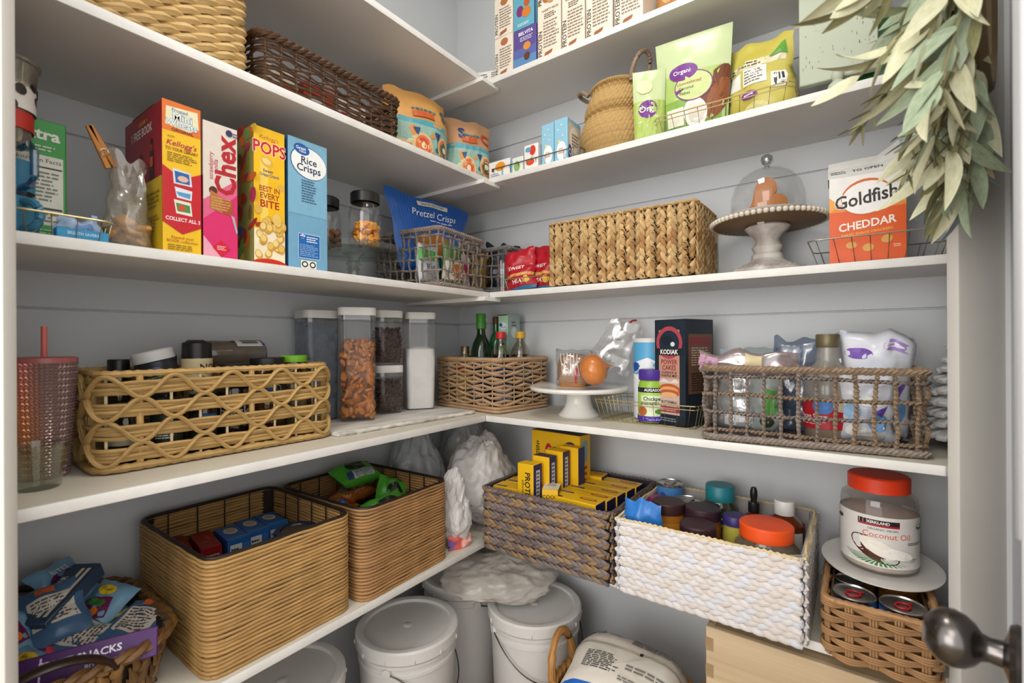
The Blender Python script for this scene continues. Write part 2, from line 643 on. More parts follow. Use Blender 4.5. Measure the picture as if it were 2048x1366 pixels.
names = {1: 'top', 2: 'second', 3: 'third', 4: 'fourth', 5: 'lowest'}
above = {1: 'above the brown wicker basket', 2: 'carrying the brown wicker basket', 3: 'carrying the cereal boxes', 4: 'carrying the clear canisters', 5: 'carrying the two reed baskets'}
above2 = {1: 'carrying the cream protein cartons', 2: 'carrying the round belly basket', 3: 'carrying the glass-domed cake stand', 4: 'carrying the onion on its stand', 5: 'carrying the pasta box basket'}
for s in range(1, 6):
    z, d1, d2 = ZS[s], D1[s], D2[s]
    o = link('wall_shelf', None, None, (0, 0, z))
    tag(o, 'white painted %s shelf on the left wall %s' % (names[s], above[s]), 'shelf')
    part('shelf_board', poly_slab([(0.001, -DG + .001), (d1 - .004, -DG + d1 + .001), (d1 - .004, -d2 - .001), (0.001, -d2 - .001)], -TH, 0, 0), SHELFP if s > 3 else WHITEP, o)
    part('shelf_edge', poly_slab([(d1 - .004, -DG + d1), (d1, -DG + d1 + .004), (d1, -d2 - .001), (d1 - .004, -d2 - .001)], -TH, 0.0004, .0012), EDGEP, o)
    if s < 4: part('joint_batten', box(d1 + .02, .085, .013, .001), WHITEP, o, ((d1 + .02) / 2 + .004, -d2 - .012, -TH - .0134))
    o = link('wall_shelf', None, None, (0, 0, z))
    tag(o, 'white painted %s shelf on the back wall %s' % (names[s], above2[s]), 'shelf')
    part('shelf_board', poly_slab([(0.001, -d2 + .004), (DG - d2 + .003, -d2 + .004), (DG - .001, -.001), (0.001, -.001)], -TH, 0, 0), SHELFP if s > 3 else WHITEP, o)
    part('shelf_edge', poly_slab([(d1 + .0005, -d2), (DG - d2 - .001, -d2), (DG - d2 + .003, -d2 + .004), (d1 + .0005, -d2 + .004)], -TH, 0.0004, .0012), EDGEP, o)

# door casings, diagonal wall stubs, open door
E_ = Vector((.7071, .7071, 0))
def diag_box(p, length, thick, z0, z1):
    g = box(length, thick, z1 - z0, 0.004, z0, 2)
    M = Matrix.Translation((p[0] + E_.x * length / 2, p[1] + E_.y * length / 2, 0)) @ Matrix.Rotation(PI / 4, 4, 'Z')
    return xf(g, M)
struct('trim_1', diag_box((1.4934, -.3398), .12, .022, 0, 2.6), CASEP)
struct('trim_2', diag_box((.4617 - .7071 * .12, -1.3713 - .7071 * .12), .12, .022, 0, 2.6), CASEP)
struct('wall_right', diag_box((1.56, -.265), .36, .05, 0, 2.7), WALLP)
struct('wall_front', diag_box((.4617 - .7071 * .62, -1.3713 - .7071 * .62), .50, .02, 0, 2.7), WALLP)

H0 = Vector((1.600, -.262, 0)); K0 = Vector((1.4913, -.7854, 0))
dd = (K0 - H0).normalized(); DN = Vector((dd.y, -dd.x, 0))            # door direction and its left-facing normal
if DN.x > 0: DN = -DN
DW = .60
rz_d = math.atan2(dd.y, dd.x)
door = struct('door_1', box(DW, .035, 2.06, .002, .01), DOORP, tuple(H0 + dd * (DW / 2) - DN * .0175), (0, 0, rz_d))
sgn = 1 if (Matrix.Rotation(rz_d, 3, 'Z') @ Vector((0, 1, 0))).dot(DN) > 0 else -1
for zz, hh in ((.16, .62), (.98, .94)):
    part('door_panel', box(DW - .2, .008, hh, .003), DOORP, door, (0, sgn * .0195, zz))
kx = (K0 - H0).length - DW / 2
kn = part('door_handle', lathe([(0, 0), (.033, 0), (.034, .004), (.031, .009), (.02, .0115), (.0135, .014), (.0125, .024), (.0145, .03), (.0215, .035), (.0275, .043), (.0305, .053), (.0290, .063), (.0225, .072), (.012, .078), (0, .0795)], 40),
          NICKEL, door, (kx, sgn * .0178, .868), (-sgn * PI / 2, 0, 0))

# ------------------------------------------------------------------ wreath on the door
def leaf_geo(L_, W_, bend, fold=.25):
    V, F, U = [], [], []
    n = 8
    for i in range(n + 1):
        t = i / n
        wd = W_ * (math.sin(PI * t ** .75) ** .8) * .5 + .0004
        zc = bend * t * t * L_
        for j, q in enumerate((-1, 0, 1)):
            V.append((t * L_, q * wd, zc + abs(q) * wd * fold)); U.append((t, j * .5))
    for i in range(n):
        for j in range(2):
            a = i * 3 + j
            F.append((a, a + 1, a + 4, a + 3))
    m = len(V)
    V += [(x, y, z - .0006) for x, y, z in V]; U += U
    F += [tuple(reversed([i + m for i in f])) for f in F[:]]
    return V, F, U
LEAFM = [mat('leaf_cream', '#c9caa0', .6, col2='#e6e3c8', uv=True, scale=6, objrand=.12), mat('leaf_sage', '#8ea083', .6, col2='#b9c6ab', uv=True, scale=6, objrand=.15),
         mat('leaf_blue', '#83a0a6', .6, col2='#aabfbd', uv=True, scale=6, objrand=.12), mat('leaf_olive', '#7a7a55', .6, col2='#a09c72', uv=True, scale=6, objrand=.15)]
leafs = []
for k in range(4):
    for L_, W_, b in ((.075, .021, -.2), (.06, .016, .15), (.09, .022, -.35)):
        leafs.append(mdata('leaf', *leaf_geo(L_, W_, b)[:2], LEAFM[k], uv=leaf_geo(L_, W_, b)[2]))
needle = mdata('leaf', *leaf_geo(.032, .006, 0)[:2], LEAFM[3], uv=leaf_geo(.032, .006, 0)[2])
wc = H0 + dd * .31 + DN * .04
WZ = 1.735
wr_ = root('wreath', 'faux sage and cream leafed wreath hanging on the open pantry door', 'wreath', (wc.x, wc.y, WZ))
rg = jitter(11)
ringp = []
for i in range(40):
    a = 2 * PI * i / 40
    ringp.append(dd * .17 * math.cos(a) + Vector((0, 0, .17 * math.sin(a))))
part('ring', tube(ringp, .012, 7, True), mat('vine', '#6a5a41', .8), wr_)
hook = [Vector((0, 0, .17)) - DN * .01, Vector((0, 0, .3)) - DN * .035, Vector((0, 0, .318)) - DN * .045]
part('hanger', tube(hook, .003, 6), WIRE_D, wr_)
STEM = mat('stem', '#857f5c', .7)
nl = 0
for i in range(40):
    a = -PI * (i + rg.uniform(-.3, .3)) / 34 if i < 34 else PI * (i - 33) / 7
    base = dd * .17 * math.cos(a) + Vector((0, 0, .17 * math.sin(a)))
    radial = base.normalized()
    dirv = (DN * (rg.uniform(0, .2) + .55 * max(0, 1 + math.sin(a))) + radial * rg.uniform(-.3, .5) + dd * rg.uniform(-.5, .5) + Vector((0, 0, -rg.uniform(.3, .9)))).normalized()
    ln = rg.uniform(.08, .135)
    pth = [base + dirv * ln * t + Vector((0, 0, -.03 * t * t)) for t in (0, .25, .5, .75, 1)]
    part('sprig', tube(pth, .0022, 5), STEM, wr_)
    fam = rg.choice([0, 0, 1, 1, 2, 3])
    for j in range(7):
        if nl >= 292: break
        t = .2 + .8 * j / 6
        q = base + dirv * ln * t + Vector((0, 0, -.03 * t * t))
        side = dirv.cross(Vector((rg.uniform(-1, 1), rg.uniform(-1, 1), rg.uniform(-1, 1)))).normalized()
        dv = (dirv * rg.uniform(.5, 1.1) + side * (rg.uniform(.3, .8) if j < 6 else .1)).normalized()
        if (q + dv * .09).dot(DN) < -.02: dv = (dv + DN * .9).normalized()
        o = link('leaf', rg.choice(leafs[fam * 3:fam * 3 + 3]), wr_, q, (0, 0, 0))
        o.rotation_euler = (dv.to_track_quat('X', 'Z') @ Matrix.Rotation(rg.uniform(0, 6.28), 3, 'X').to_quaternion()).to_euler()
        nl += 1
# small twig clusters hanging below
for i in range(9):
    a = -PI / 2 + rg.uniform(-.8, .8)
    base = dd * .17 * math.cos(a) + Vector((0, 0, .17 * math.sin(a))) + DN * rg.uniform(0, .05)
    dv = (DN * rg.uniform(-.1, .7) + Vector((0, 0, -1)) + dd * rg.uniform(-.3, .3)).normalized()
    ln = rg.uniform(.09, .16)
    gg = [tube([base, base + dv * ln], .0013, 4)]
    for t in (.55, .75, .92):
        for s_ in range(4):
            q = base + dv * ln * t
            ax = (dv + dv.cross(Vector((math.cos(s_ * 1.6), math.sin(s_ * 1.6), .2))).normalized() * .8).normalized()
            gg.append(xf(leaf_geo(.03, .006, 0), Matrix.Translation(q) @ ax.to_track_quat('X', 'Z').to_matrix().to_4x4()))
    part('twig', join(*gg), LEAFM[3], wr_)
# ------------------------------------------------------------------ basket builders
def loop(w, d, rad, z, r, off=None, zo=None, N=96, n=6, tw=0, ell=1.0, rf=None):
    f, L_ = rr(w, d, rad)
    P = []
    for i in range(N):
        s = L_ * i / N
        x, y, nx, ny = f(s)
        o = off(s, L_) if off else 0
        P.append((x + nx * o, y + ny * o, z + (zo(s, L_) if zo else 0)))
    return tube(P, r, n, True, tw, ell, rf)

def wrapped(w, d, rad, z, r, N=150, k=420, amp=.16):
    """rope-wrapped rim"""
    return loop(w, d, rad, z, r, N=N, n=7, rf=lambda s: 1 + amp * math.sin(k * s))

def rope_loop(w, d, rad, z, R_, r, pitch, strands=2, N=150):
    f, L_ = rr(w, d, rad)
    turns = max(1, round(L_ / pitch))
    gs = []
    for q in range(strands):
        P = []
        for i in range(N):
            s = L_ * i / N
            x, y, nx, ny = f(s)
            a = 2 * PI * (turns * i / N + q / strands)
            P.append((x + nx * R_ * math.cos(a), y + ny * R_ * math.cos(a), z + R_ * math.sin(a)))
        gs.append(tube(P, r, 5, True))
    return join(*gs)

def shell(w, d, h, t=.004, rad=.02, z0=0.0, fl=0.0):
    """open thin box that stands behind a weave"""
    V, F = [], []
    rows = [(w, d, z0), (w + fl * 2, d + fl * 2, h), (w + fl * 2 - 2 * t, d + fl * 2 - 2 * t, h), (w - 2 * t, d - 2 * t, z0 + t)]
    N = 32
    for (a, b, z) in rows:
        f, L_ = rr(a, b, rad)
        for i in range(N):
            x, y, _, _ = f(L_ * i / N)
            V.append((x, y, z))
    for k in range(3):
        for i in range(N):
            j = (i + 1) % N
            F.append((k * N + i, k * N + j, (k + 1) * N + j, (k + 1) * N + i))
    F.append(tuple(range(N - 1, -1, -1)))
    F.append(tuple(3 * N + i for i in range(N)))
    return V, F

def coil_basket(label, loc, rz, w, d, h, m, group, n=28, seed=1):
    o = root('reed_basket', label, 'basket', loc, rz, group)
    p = h / n
    part('weave_backing', shell(w - .0065, d - .0065, h - .004, .0015, .03, .002), BACKING_D, o)  # added dark shell; its colour puts shade between the coils
    part('base_panel', box(w - .02, d - .02, .006, .002, .001), LINER_T, o)
    for i in range(n):
        sd = seed * 50 + i * 3.7
        ph = noise.noise(Vector((sd, 1, 2))) * .0015
        part('coil', loop(w - .008 + ph, d - .008 + ph, .03, p * (i + .5), p * .51,
             off=lambda s, L_: .0016 * noise.noise(Vector((math.cos(s / L_ * 6.283) * 6, math.sin(s / L_ * 6.283) * 6, sd))),
             zo=lambda s, L_: .0022 * noise.noise(Vector((math.cos(s / L_ * 6.283) * 4, math.sin(s / L_ * 6.283) * 4, sd * .12))),
             N=88, n=6, rf=lambda s: 1 + .12 * noise.noise(Vector((s * 22, sd, 0)))), m, o)
    part('rim_wire', loop(w - .012, d - .012, .03, h + .001, .0042, N=72, n=8), WIRE_D, o)
    f, L_ = rr(w - .024, d - .024, .025)
    k = 20
    rod = mdata('inner_rod', *tube([(0, 0, .004), (0, 0, h)], .0016, 5)[:2], WIRE_D)
    for i in range(k):
        x, y, _, _ = f(L_ * (i + .5) / k)
        link('inner_rod', rod, o, (x, y, 0))
    return o

def braid(Lb, Wb, nl, seed, T=.006, fat=.2, lean=.46):
    rg_ = jitter(seed)
    dz = Lb / nl
    gs = []
    for i in range(-1, nl + 1):
        for sd in (-1, 1):
            z0 = (i + (.5 if sd > 0 else 0)) * dz + rg_.uniform(-.08, .08) * dz
            l = dz * rg_.uniform(1.8, 2.2)
            P = []
            for q in range(6):
                t = q / 5
                x = sd * Wb * (.02 + lean * t * (1.15 - .3 * t)) + rg_.uniform(-.01, .01) * Wb
                z = min(max(z0 + l * t, 0.002), Lb - .002)
                P.append((x, -T * (.25 + .9 * math.sin(PI * min(1, t * .95 + .05))), z))
            if P[-1][2] - P[0][2] < dz * .5:
                continue
            wd = Wb * fat * rg_.uniform(.9, 1.15)
            gs.append(tube(P, wd, 6, False, 0, .55, rf=lambda s, l=l: max(.12, math.sin(PI * min(.97, .06 + .92 * s / l)) ** .7)))
    J = join(*gs)
    mi = []
    for g in gs:
        mi += [rg_.choice((0, 0, 1, 1, 2))] * len(g[1])
    return J[0], J[1], J[2], mi

def braid_basket(name, label, loc, rz, w, d, h, m, backing, orient, Wb, nl, group=None, seed=1, rimm=None, T=.006, fl=0.0, sides='FLR', rimr=.006, lean=.46, fat=.2):
    o = root(name, label, 'basket', loc, rz, group)
    part('weave_backing', shell(w - .012, d - .012, h - .003, .005, .006, .001), backing, o)  # added backing; its darker tone paints the shade in the gaps between braids
    W2 = {'F': w, 'B': w, 'L': d, 'R': d}
    var = {}
    for sd in sides:
        ln = W2[sd] - .012
        if orient == 'v':
            n_ = max(1, round(ln / Wb)); wb = ln / n_; Lb = h - .006
        else:
            n_ = max(1, round((h - .008) / Wb)); wb = (h - .008) / n_; Lb = ln
        cnt = nl if orient == 'v' else max(3, round(Lb / (.235 / nl)))
        for i in range(n_):
            v = (orient, round(Lb, 3), i % 3)
            if v not in var:
                g = braid(Lb, wb * 1.16, cnt, seed * 10 + i % 3, T, fat, lean)
                if orient == 'h':
                    g = xf(g, Matrix.Rotation(PI / 2, 4, 'Y'))      # z -> x
                var[v] = mdata('braid', g[0], g[1], m, uv=g[2], mi=g[3])
            if orient == 'v':
                x, z = -ln / 2 + wb * (i + .5), .003
            else:
                x, z = -ln / 2, .004 + wb * (i + .5)
            ang = {'F': 0, 'R': PI / 2, 'B': PI, 'L': -PI / 2}[sd]
            off = (d if sd in 'FB' else w) / 2 - .008
            q = Matrix.Rotation(ang, 3, 'Z') @ Vector((x, -off, z))
            link('braid', var[v], o, q, (0, 0, ang))
    part('rim', rope_loop(w - .006, d - .006, .012, h - .003, rimr * .5, rimr * .62, .022, 2, 120), rimm or m[0], o)
    return o

def grid_basket(label, loc, rz, w, d, h, m, m2, group, nh=5, sp=.032, r=.0046, seed=1, wob=.003):
    o = root('open_weave_basket', label, 'basket', (loc[0], loc[1], loc[2] + .003), rz, group)
    rg_ = jitter(seed)
    f, L_ = rr(w, d, .014)
    k = 2 * round(L_ / sp / 2)
    part('base_panel', box(w - .012, d - .012, .005, .002, .001), LINER_G, o)
    for i in range(k):
        x, y, nx, ny = f(L_ * (i + .3) / k)
        P = []
        tx, ty = -ny, nx
        a = rg_.uniform(-1, 1) * wob
        for q in range(nh * 4 + 1):
            t = q / (nh * 4)
            wv = (1 if i % 2 else -1) * .0035 * math.cos(PI * nh * t)
            b = a * math.sin(t * 5 + i) + rg_.uniform(-.0006, .0006)
            P.append((x + nx * wv + tx * b, y + ny * wv + ty * b, .006 + (h - .012) * t))
        part('stake', tube(P, r * rg_.uniform(.85, 1.1), 6, False, 260, .72), m if x < w * .1 or not m2 else m2, o)
    for j in range(nh):
        z = h * (j + .55) / (nh + .1)
        ph = rg_.uniform(0, 6)
        part('strand', loop(w, d, .014, z, r * .92, off=lambda s, L__, j=j: (1 if j % 2 else -1) * .0042 * math.cos(PI * k * s / L__ - .3 * PI),
             zo=lambda s, L__: wob * math.sin(s * 14 + ph), N=150, n=6, tw=round(260 * L_ / PI) * PI / L_, ell=.72), m if j % 2 or not m2 else m2, o)
    part('rim', rope_loop(w, d, .014, h - .004, .0045, .0048, .03, 3, 180), m2 or m, o)
    part('foot_rope', rope_loop(w, d, .014, .007, .0045, .0046, .03, 3, 180), m, o)
    return o

def wave_basket(label, loc, rz, w, d, h, m, group=None):
    o = root('wave_weave_basket', label, 'basket', (loc[0], loc[1], loc[2] + .0015), rz, group)
    f, L_ = rr(w, d, .035)
    k = 26
    part('base_panel', box(w - .01, d - .01, .006, .002, .001), LINER_T, o)
    for i in range(k):
        x, y, nx, ny = f(L_ * (i + .45) / k)
        big = i in (0, 4, 8, 11, 13, 17, 21, 24)
        part('corner_post' if big else 'rod', tube([(x, y, .006), (x, y, h - .006)], .006 if big else .0026, 7), m if big else F_PALE, o)
    nb = 4
    for b in range(nb):
        zc = h * (.17 + .222 * b)
        for q in range(4):
            sd = b * 4 + q
            part('strand', loop(w + .006, d + .006, .035, zc + (q - 1.5) * .0060, .0040, off=lambda s, l, sd=sd: .0014 * math.sin(s * 31 + sd * 2) + (.003 if sd % 2 else 0),
                 zo=lambda s, l, sd=sd: .0028 * noise.noise(Vector((math.cos(s / l * 6.283) * 5, math.sin(s / l * 6.283) * 5, sd * 3.1))), N=130, n=6,
                 rf=lambda s, sd=sd: 1 + .22 * noise.noise(Vector((s * 14, sd, 0)))), m, o)
        ph = PI * (b % 2)
        part('wave_strand', loop(w + .016, d + .016, .04, zc + .001, .0062, zo=lambda s, l, ph=ph: .0195 * math.sin(2 * PI * (k / 2) * s / l + ph), off=lambda s, l: .0015, N=200, n=6, ell=.7), m, o)
    part('rim', wrapped(w, d, .035, h - .005, .0065, 200, 380), m, o)
    part('foot_rope', wrapped(w + .012, d + .012, .035, .0075, .0072, 200, 330), m, o)
    return o

def twist_basket(label, loc, rz, w, d, h, m, group=None):
    o = root('twisted_rope_basket', label, 'basket', (loc[0], loc[1], loc[2] + .005), rz, group)
    part('weave_backing', shell(w - .024, d - .024, h - .01, .004, .03, .002), LINER_T, o)
    n = 11
    f, L_ = rr(w - .008, d - .008, .035)
    k = 18
    rod = mdata('rod', *tube([(0, 0, .004), (0, 0, h - .004)], .0032, 6)[:2], F_PALE)
    for i in range(k):
        x, y, nx, ny = f(L_ * (i + .6) / k)
        link('rod', rod, o, (x, y, 0))
    for j in range(n):
        z = h * (j + .5) / n
        part('rope', rope_loop(w, d, .035, z, .0055, .0078, .062 + .006 * (j % 3), 2, 170), m, o)
    return o

def willow_basket(label, loc, rz, w, d, h, m, group=None):
    o = root('willow_basket', label, 'basket', (loc[0], loc[1], loc[2] + .0015), rz, group)
    f, L_ = rr(w, d, .03)
    k = 36
    part('base_panel', box(w - .02, d - .02, .006, .002, .001), BACKING_D, o)
    def fl(z): return 1 + .0
    st = []
    for i in range(k):
        x, y, nx, ny = f(L_ * (i + .5) / k)
        part('stake', tube([(x, y, .004), (x, y, h - .004)], .0026, 5), m, o)
    rows = 17
    for j in range(rows):
        t = (j + .5) / rows
        if .56 < t < .72:
            continue
        z = h * t
        sg = 1 if j % 2 else -1
        part('weaver', loop(w, d, .03, z, .0031, off=lambda s, l: sg * .0036 * math.cos(PI * k * s / l), zo=lambda s, l, j=j: .0018 * math.sin(s * 23 + j), N=180, n=5), m, o)
    for sg in (1, -1):
        part('cross_weaver', loop(w, d, .03, h * .64, .0024, off=lambda s, l: .003, zo=lambda s, l: sg * h * .075 * math.asin(math.sin(PI * k / 2 * s / l)) / (PI / 2), N=180, n=5), m, o)
    part('rim', rope_loop(w + .004, d + .004, .032, h + .001, .005, .0055, .05, 3, 170), m, o)
    part('foot_rope', rope_loop(w + .002, d + .002, .032, .006, .003, .0038, .04, 2, 150), m, o)
    return o

def twill_basket(label, loc, rz, w, d, h, m, group=None, dip=.0):
    o = root('twill_basket', label, 'basket', loc, rz, group)
    part('weave_backing', shell(w - .016, d - .016, h - .008, .004, .02, .002), LINER_T, o)
    f, L_ = rr(w, d, .02)
    k = 2 * round(L_ / .036 / 2)
    rows = 8
    for i in range(k):
        x, y, nx, ny = f(L_ * (i + .5) / k)
        tx, ty = -ny, nx
        gs = []
        for q in (-1, 0, 1):
            gs.append(tube([(x + tx * q * .0045, y + ty * q * .0045, .004), (x + tx * q * .0045 + nx * .001, y + ty * q * .0045 + ny * .001, h - .004)], .0029, 5))
        part('stake', join(*gs), m, o)
    for j in range(rows):
        z = h * (j + .5) / rows
        gs = []
        for q in (-1, 0, 1):
            gs.append(loop(w, d, .02, z + q * .0045, .0026, off=lambda s, l, j=j: .0015 + .006 * math.sin(PI * k / 2 * 2 * s / l / 1 + PI * (j % 2) * 1.0), N=k * 6, n=5,
                           zo=lambda s, l, q=q, j=j: q * -.0012 * (1 - math.sin(PI * k * s / l + PI * (j % 2)))))
        part('weaver', join(*gs), m, o)
    part('rim', wrapped(w + .004, d + .004, .022, h, .0062, 200, 500, .14), m, o)
    return o

def zig_basket(label, loc, rz, w, d, h, m, group=None):
    o = root('zigzag_weave_basket', label, 'basket', (loc[0], loc[1], loc[2] + .001), rz, group)
    f, L_ = rr(w, d, .02)
    k = 2 * round(L_ / .046 / 2)
    part('base_panel', box(w - .01, d - .01, .006, .002, .001), LINER_T, o)
    rod = mdata('rod', *tube([(0, 0, .004), (0, 0, h - .004)], .0018, 5)[:2], F_PALE)
    for i in range(k):
        x, y, nx, ny = f(L_ * i / k)
        link('rod', rod, o, (x, y, 0))
    rows = 6
    for j in range(rows):
        z = .02 + (h - .034) * (j + .5) / rows
        for sg in (1, -1):
            part('strand', loop(w + .003, d + .003, .02, z, .0068, zo=lambda s, l, j=j: sg * .0085 * math.asin(math.sin(PI * k / 2 * s / l + j * 1.57)) / (PI / 2),
                 off=lambda s, l: sg * .0022 * math.cos(PI * k * s / l), N=180, n=6, ell=.75, rf=lambda s, j=j: 1 + .15 * math.sin(s * 60 + j)), m, o)
    part('rim', wrapped(w + .004, d + .004, .02, h - .007, .0085, 220, 520, .12), m, o)
    part('foot_rope', wrapped(w + .006, d + .006, .02, .006, .0056, 220, 640, .14), m, o)
    part('foot_rope', wrapped(w + .004, d + .004, .02, .0165, .0052, 220, 640, .14), m, o)
    return o

def wire_basket(label, loc, rz, w, d, h, group, m=None, fl=.016, rails=True):
    """flared gold wire tray; w,d at the rim"""
    m = m or GOLDW
    o = root('wire_basket', label, 'basket', loc, rz, group)
    part('rim_wire', loop(w, d, .012, h, .0016, N=48, n=6), m, o)
    if rails:
        part('rim_wire', loop(w - .004, d - .004, .012, h - .010, .0012, N=48, n=6), m, o)
    part('base_wire', loop(w - 2 * fl, d - 2 * fl, .01, .0016, .0015, N=48, n=6), m, o)
    nx_, ny_ = max(3, round(w / .033)), max(3, round(d / .03))
    a, b = w / 2, d / 2
    hb = w / 2 - fl, d / 2 - fl
    for i in range(nx_):
        t = -1 + 2 * (i + .5) / nx_
        part('wire', tube([(t * a, -b, h), (t * hb[0], -hb[1], .0015), (t * hb[0], hb[1], .0015), (t * a, b, h)], .0010, 5), m, o)
    for i in range(ny_):
        t = -1 + 2 * (i + .5) / ny_
        part('wire', tube([(-a, t * b, h), (-hb[0], t * hb[1], .0015), (hb[0], t * hb[1], .0015), (a, t * b, h)], .0010, 5), m, o)
    return o
# ------------------------------------------------------------------ package builders
def pouch(name, label, cat, loc, rz, w, h, t, m, items, group=None, rx=0, ry=0, prof=None, wr=.004, seed=1, edge=.0, taper=0., nx=14, ny=16, fr=14., back=None):
    g, f = pillow(w, h, t, nx, ny, 2.4, prof, wr, seed, edge, taper, fr)
    if isinstance(m, str):
        m = mat('foil_' + m.lstrip('#'), m, .28, var=.06, scale=18)
    o = part(name, g, m, None, loc, (math.radians(rx), math.radians(ry), math.radians(rz)), sharp=60)
    tag(o, label, cat, group)
    if items:
        decal(o, items, f, w, h)
    return o
STAND = lambda v: (1 - v ** 1.6) ** .75 * min(1, .55 + v * 4)          # stand-up pouch: fat at the bottom, sealed top
BAGGY = lambda v: max(0., 1 - abs(2 * v - 1) ** 4) ** .5

def jar(name, label, cat, loc, rz=0, body=None, bodym=None, lid=None, lidm=None, fill=None, labels=(), group=None, n=32, extra=(), rx=0, ry=0, sy=1.0):
    o = root(name, label, cat, loc, rz, group, rx, ry)
    bo = o
    if body: bo = part('body', lathe(body, n, sy=sy), bodym or GLASS, o)
    if lid: part('lid', lathe(lid, n, sy=sy), lidm, o)
    if fill: part('contents', lathe(fill[0], n, sy=sy), fill[1], o)
    for (r, z0, z1, span, a0, items) in labels:
        f, (W, H) = cyl(r, z0, z1, span, a0, sy)
        decal(bo, items, f, W, H, sub=28)
    for nm, prof, m in extra:
        part(nm, lathe(prof, n, sy=sy), m, o)
    return o

def can(label, loc, rz, r, h, col, items, group=None, pull=None, rx=0, ry=0):
    o = root('food_can', label, 'can', loc, rz, group, rx, ry)
    bo = part('body', lathe([(0, 0), (r * .97, 0), (r, .002), (r, .005), (r * .985, .007), (r * .985, h - .007), (r, h - .005), (r, h - .001), (r * .96, h), (r * .93, h - .003), (r * .80, h - .004), (r * .78, h - .0032), (r * .45, h - .0036), (0, h - .0036)], 36), TIN, o)
    f, (W, H) = cyl(r * .987, .008, h - .008, 356)
    decal(bo, [('r', 0, 0, 1, 1, col)] + items, f, W, H, sub=28)
    if pull:
        g = [(r * .05 + .011 * math.cos(a), .013 * math.sin(a) - r * .1, h - .001) for a in [2 * PI * i / 16 for i in range(16)]]
        t_ = part('pull_tab', join(tube(g, .0018, 6, True), tube([(r * .05, -r * .1 + .012, h - .001), (r * .05, r * .55, h - .002)], .0035, 6, ell=.4)), pm(pull), o)
        t_.rotation_euler = (0, 0, -.9)
    return o

def blob(ax, ay, az, nu=28, nv=18, amp=.1, fq=3., seed=0, flat=0.0, ridg=.5):
    """crumpled closed bag shape, sits on z=0"""
    rnd = Vector((seed * 5.3, seed * 2.1, seed * 9.7))
    V, F, U = [], [], []
    for j in range(nv + 1):
        ph = -PI / 2 + PI * j / nv
        for i in range(nu):
            th = 2 * PI * i / nu
            d_ = Vector((math.cos(ph) * math.cos(th), math.cos(ph) * math.sin(th), math.sin(ph)))
            q = noise.noise(d_ * fq * .5 + rnd) * amp * 1.4
            q += (1 - 2 * abs(noise.noise(d_ * fq + rnd))) * amp * ridg
            q += (1 - 2 * abs(noise.noise(d_ * fq * 2.3 + rnd))) * amp * ridg * .5
            q += (1 - 2.6 * abs(noise.noise(Vector((d_.x * fq * 5, d_.y * fq * 5, d_.z * fq * 2.4)) + rnd))) * amp * ridg * .22
            k = 1 + q
            z = d_.z * k
            if z < 0: z *= (1 - flat)
            V.append([d_.x * k * ax, d_.y * k * ay, z * az]); U.append((i / nu, j / nv))
    mz = min(v[2] for v in V)
    V = [(v[0], v[1], v[2] - mz) for v in V]
    for j in range(nv):
        for i in range(nu):
            k = (i + 1) % nu
            F.append((j * nu + i, j * nu + k, (j + 1) * nu + k, (j + 1) * nu + i))
    return V, F, U

def bits(n, place, size, seed, shape='nugget'):
    """many small loose pieces in one mesh"""
    rg_ = jitter(seed)
    gs = []
    for i in range(n):
        P = place(rg_)
        if P is None: continue
        s = size * rg_.uniform(.75, 1.25)
        if shape == 'nugget':
            g = tube([(0, 0, -s * .8), (0, 0, -s * .4), (0, 0, s * .4), (0, 0, s * .8)], s * .55, 6, ell=.8, rf=lambda q, s=s: .55 if q < .01 * s or q > 1.59 * s else 1)
        elif shape == 'chip':
            g = lathe([(0, -s * .4), (s * .5, -s * .4), (s * .3, s * .15), (0, s * .55)], 6)
        elif shape == 'cracker':
            g = box(s * 1.5, s * 1.3, s * .55, s * .15)
        else:
            g = lathe([(0, -s * .5), (s * .5, -s * .2), (s * .5, s * .2), (0, s * .5)], 7)
        M = Matrix.Translation(P) @ Matrix.Rotation(rg_.uniform(0, 6.28), 4, (rg_.uniform(-1, 1), rg_.uniform(-1, 1), rg_.uniform(.2, 1)))
        gs.append(xf((g[0], g[1]), M))
    return join(*gs)

L90 = 90
# ------------------------------------------------------------------ top shelf
Z = ZS[1]
def protein_items(seed):
    return [('t', 'PROTEIN', .13, .19, .075, '#3a2a22', {'rot': 90, 'b': .01}), ('l', .26, .12, .95, .44, 9, '#8b7a68'), ('t', 'VARIETY PACK', .55, .56, .034, '#5a4030', {'b': .01}),
            ('l', .3, .46, .8, .53, 3, '#6b5443'), ('p', [(.28, .02), (.62, .05), (.66, .085), (.34, .065)], '#9a5f3d'), ('e', .42, .72, .2, .07, '#a9683c'), ('e', .6, .68, .17, .05, '#c28f55'), ('t', 'PROTEIN', .13, .78, .07, '#3a2a22', {'rot': 90, 'b': .01})]
cols = [(.553, .637), (.640, .717), (.720, .804), (.808, .892)]
for i, (a, b) in enumerate(cols):
    carton('protein_carton', ['tall cream protein bar carton beside the purple and blue boxes', 'tall cream protein bar carton, second right of the purple box', 'tall cream protein bar carton, third right of the purple box', 'tall cream protein bar carton beside the tan snack bag on the top shelf'][i],
           'carton', ((a + b) / 2, -.145, Z), 0, (b - a - .001, .19, .262), '#dfd5c5', {'F': protein_items(i)}, 'cream protein cartons on the top shelf')
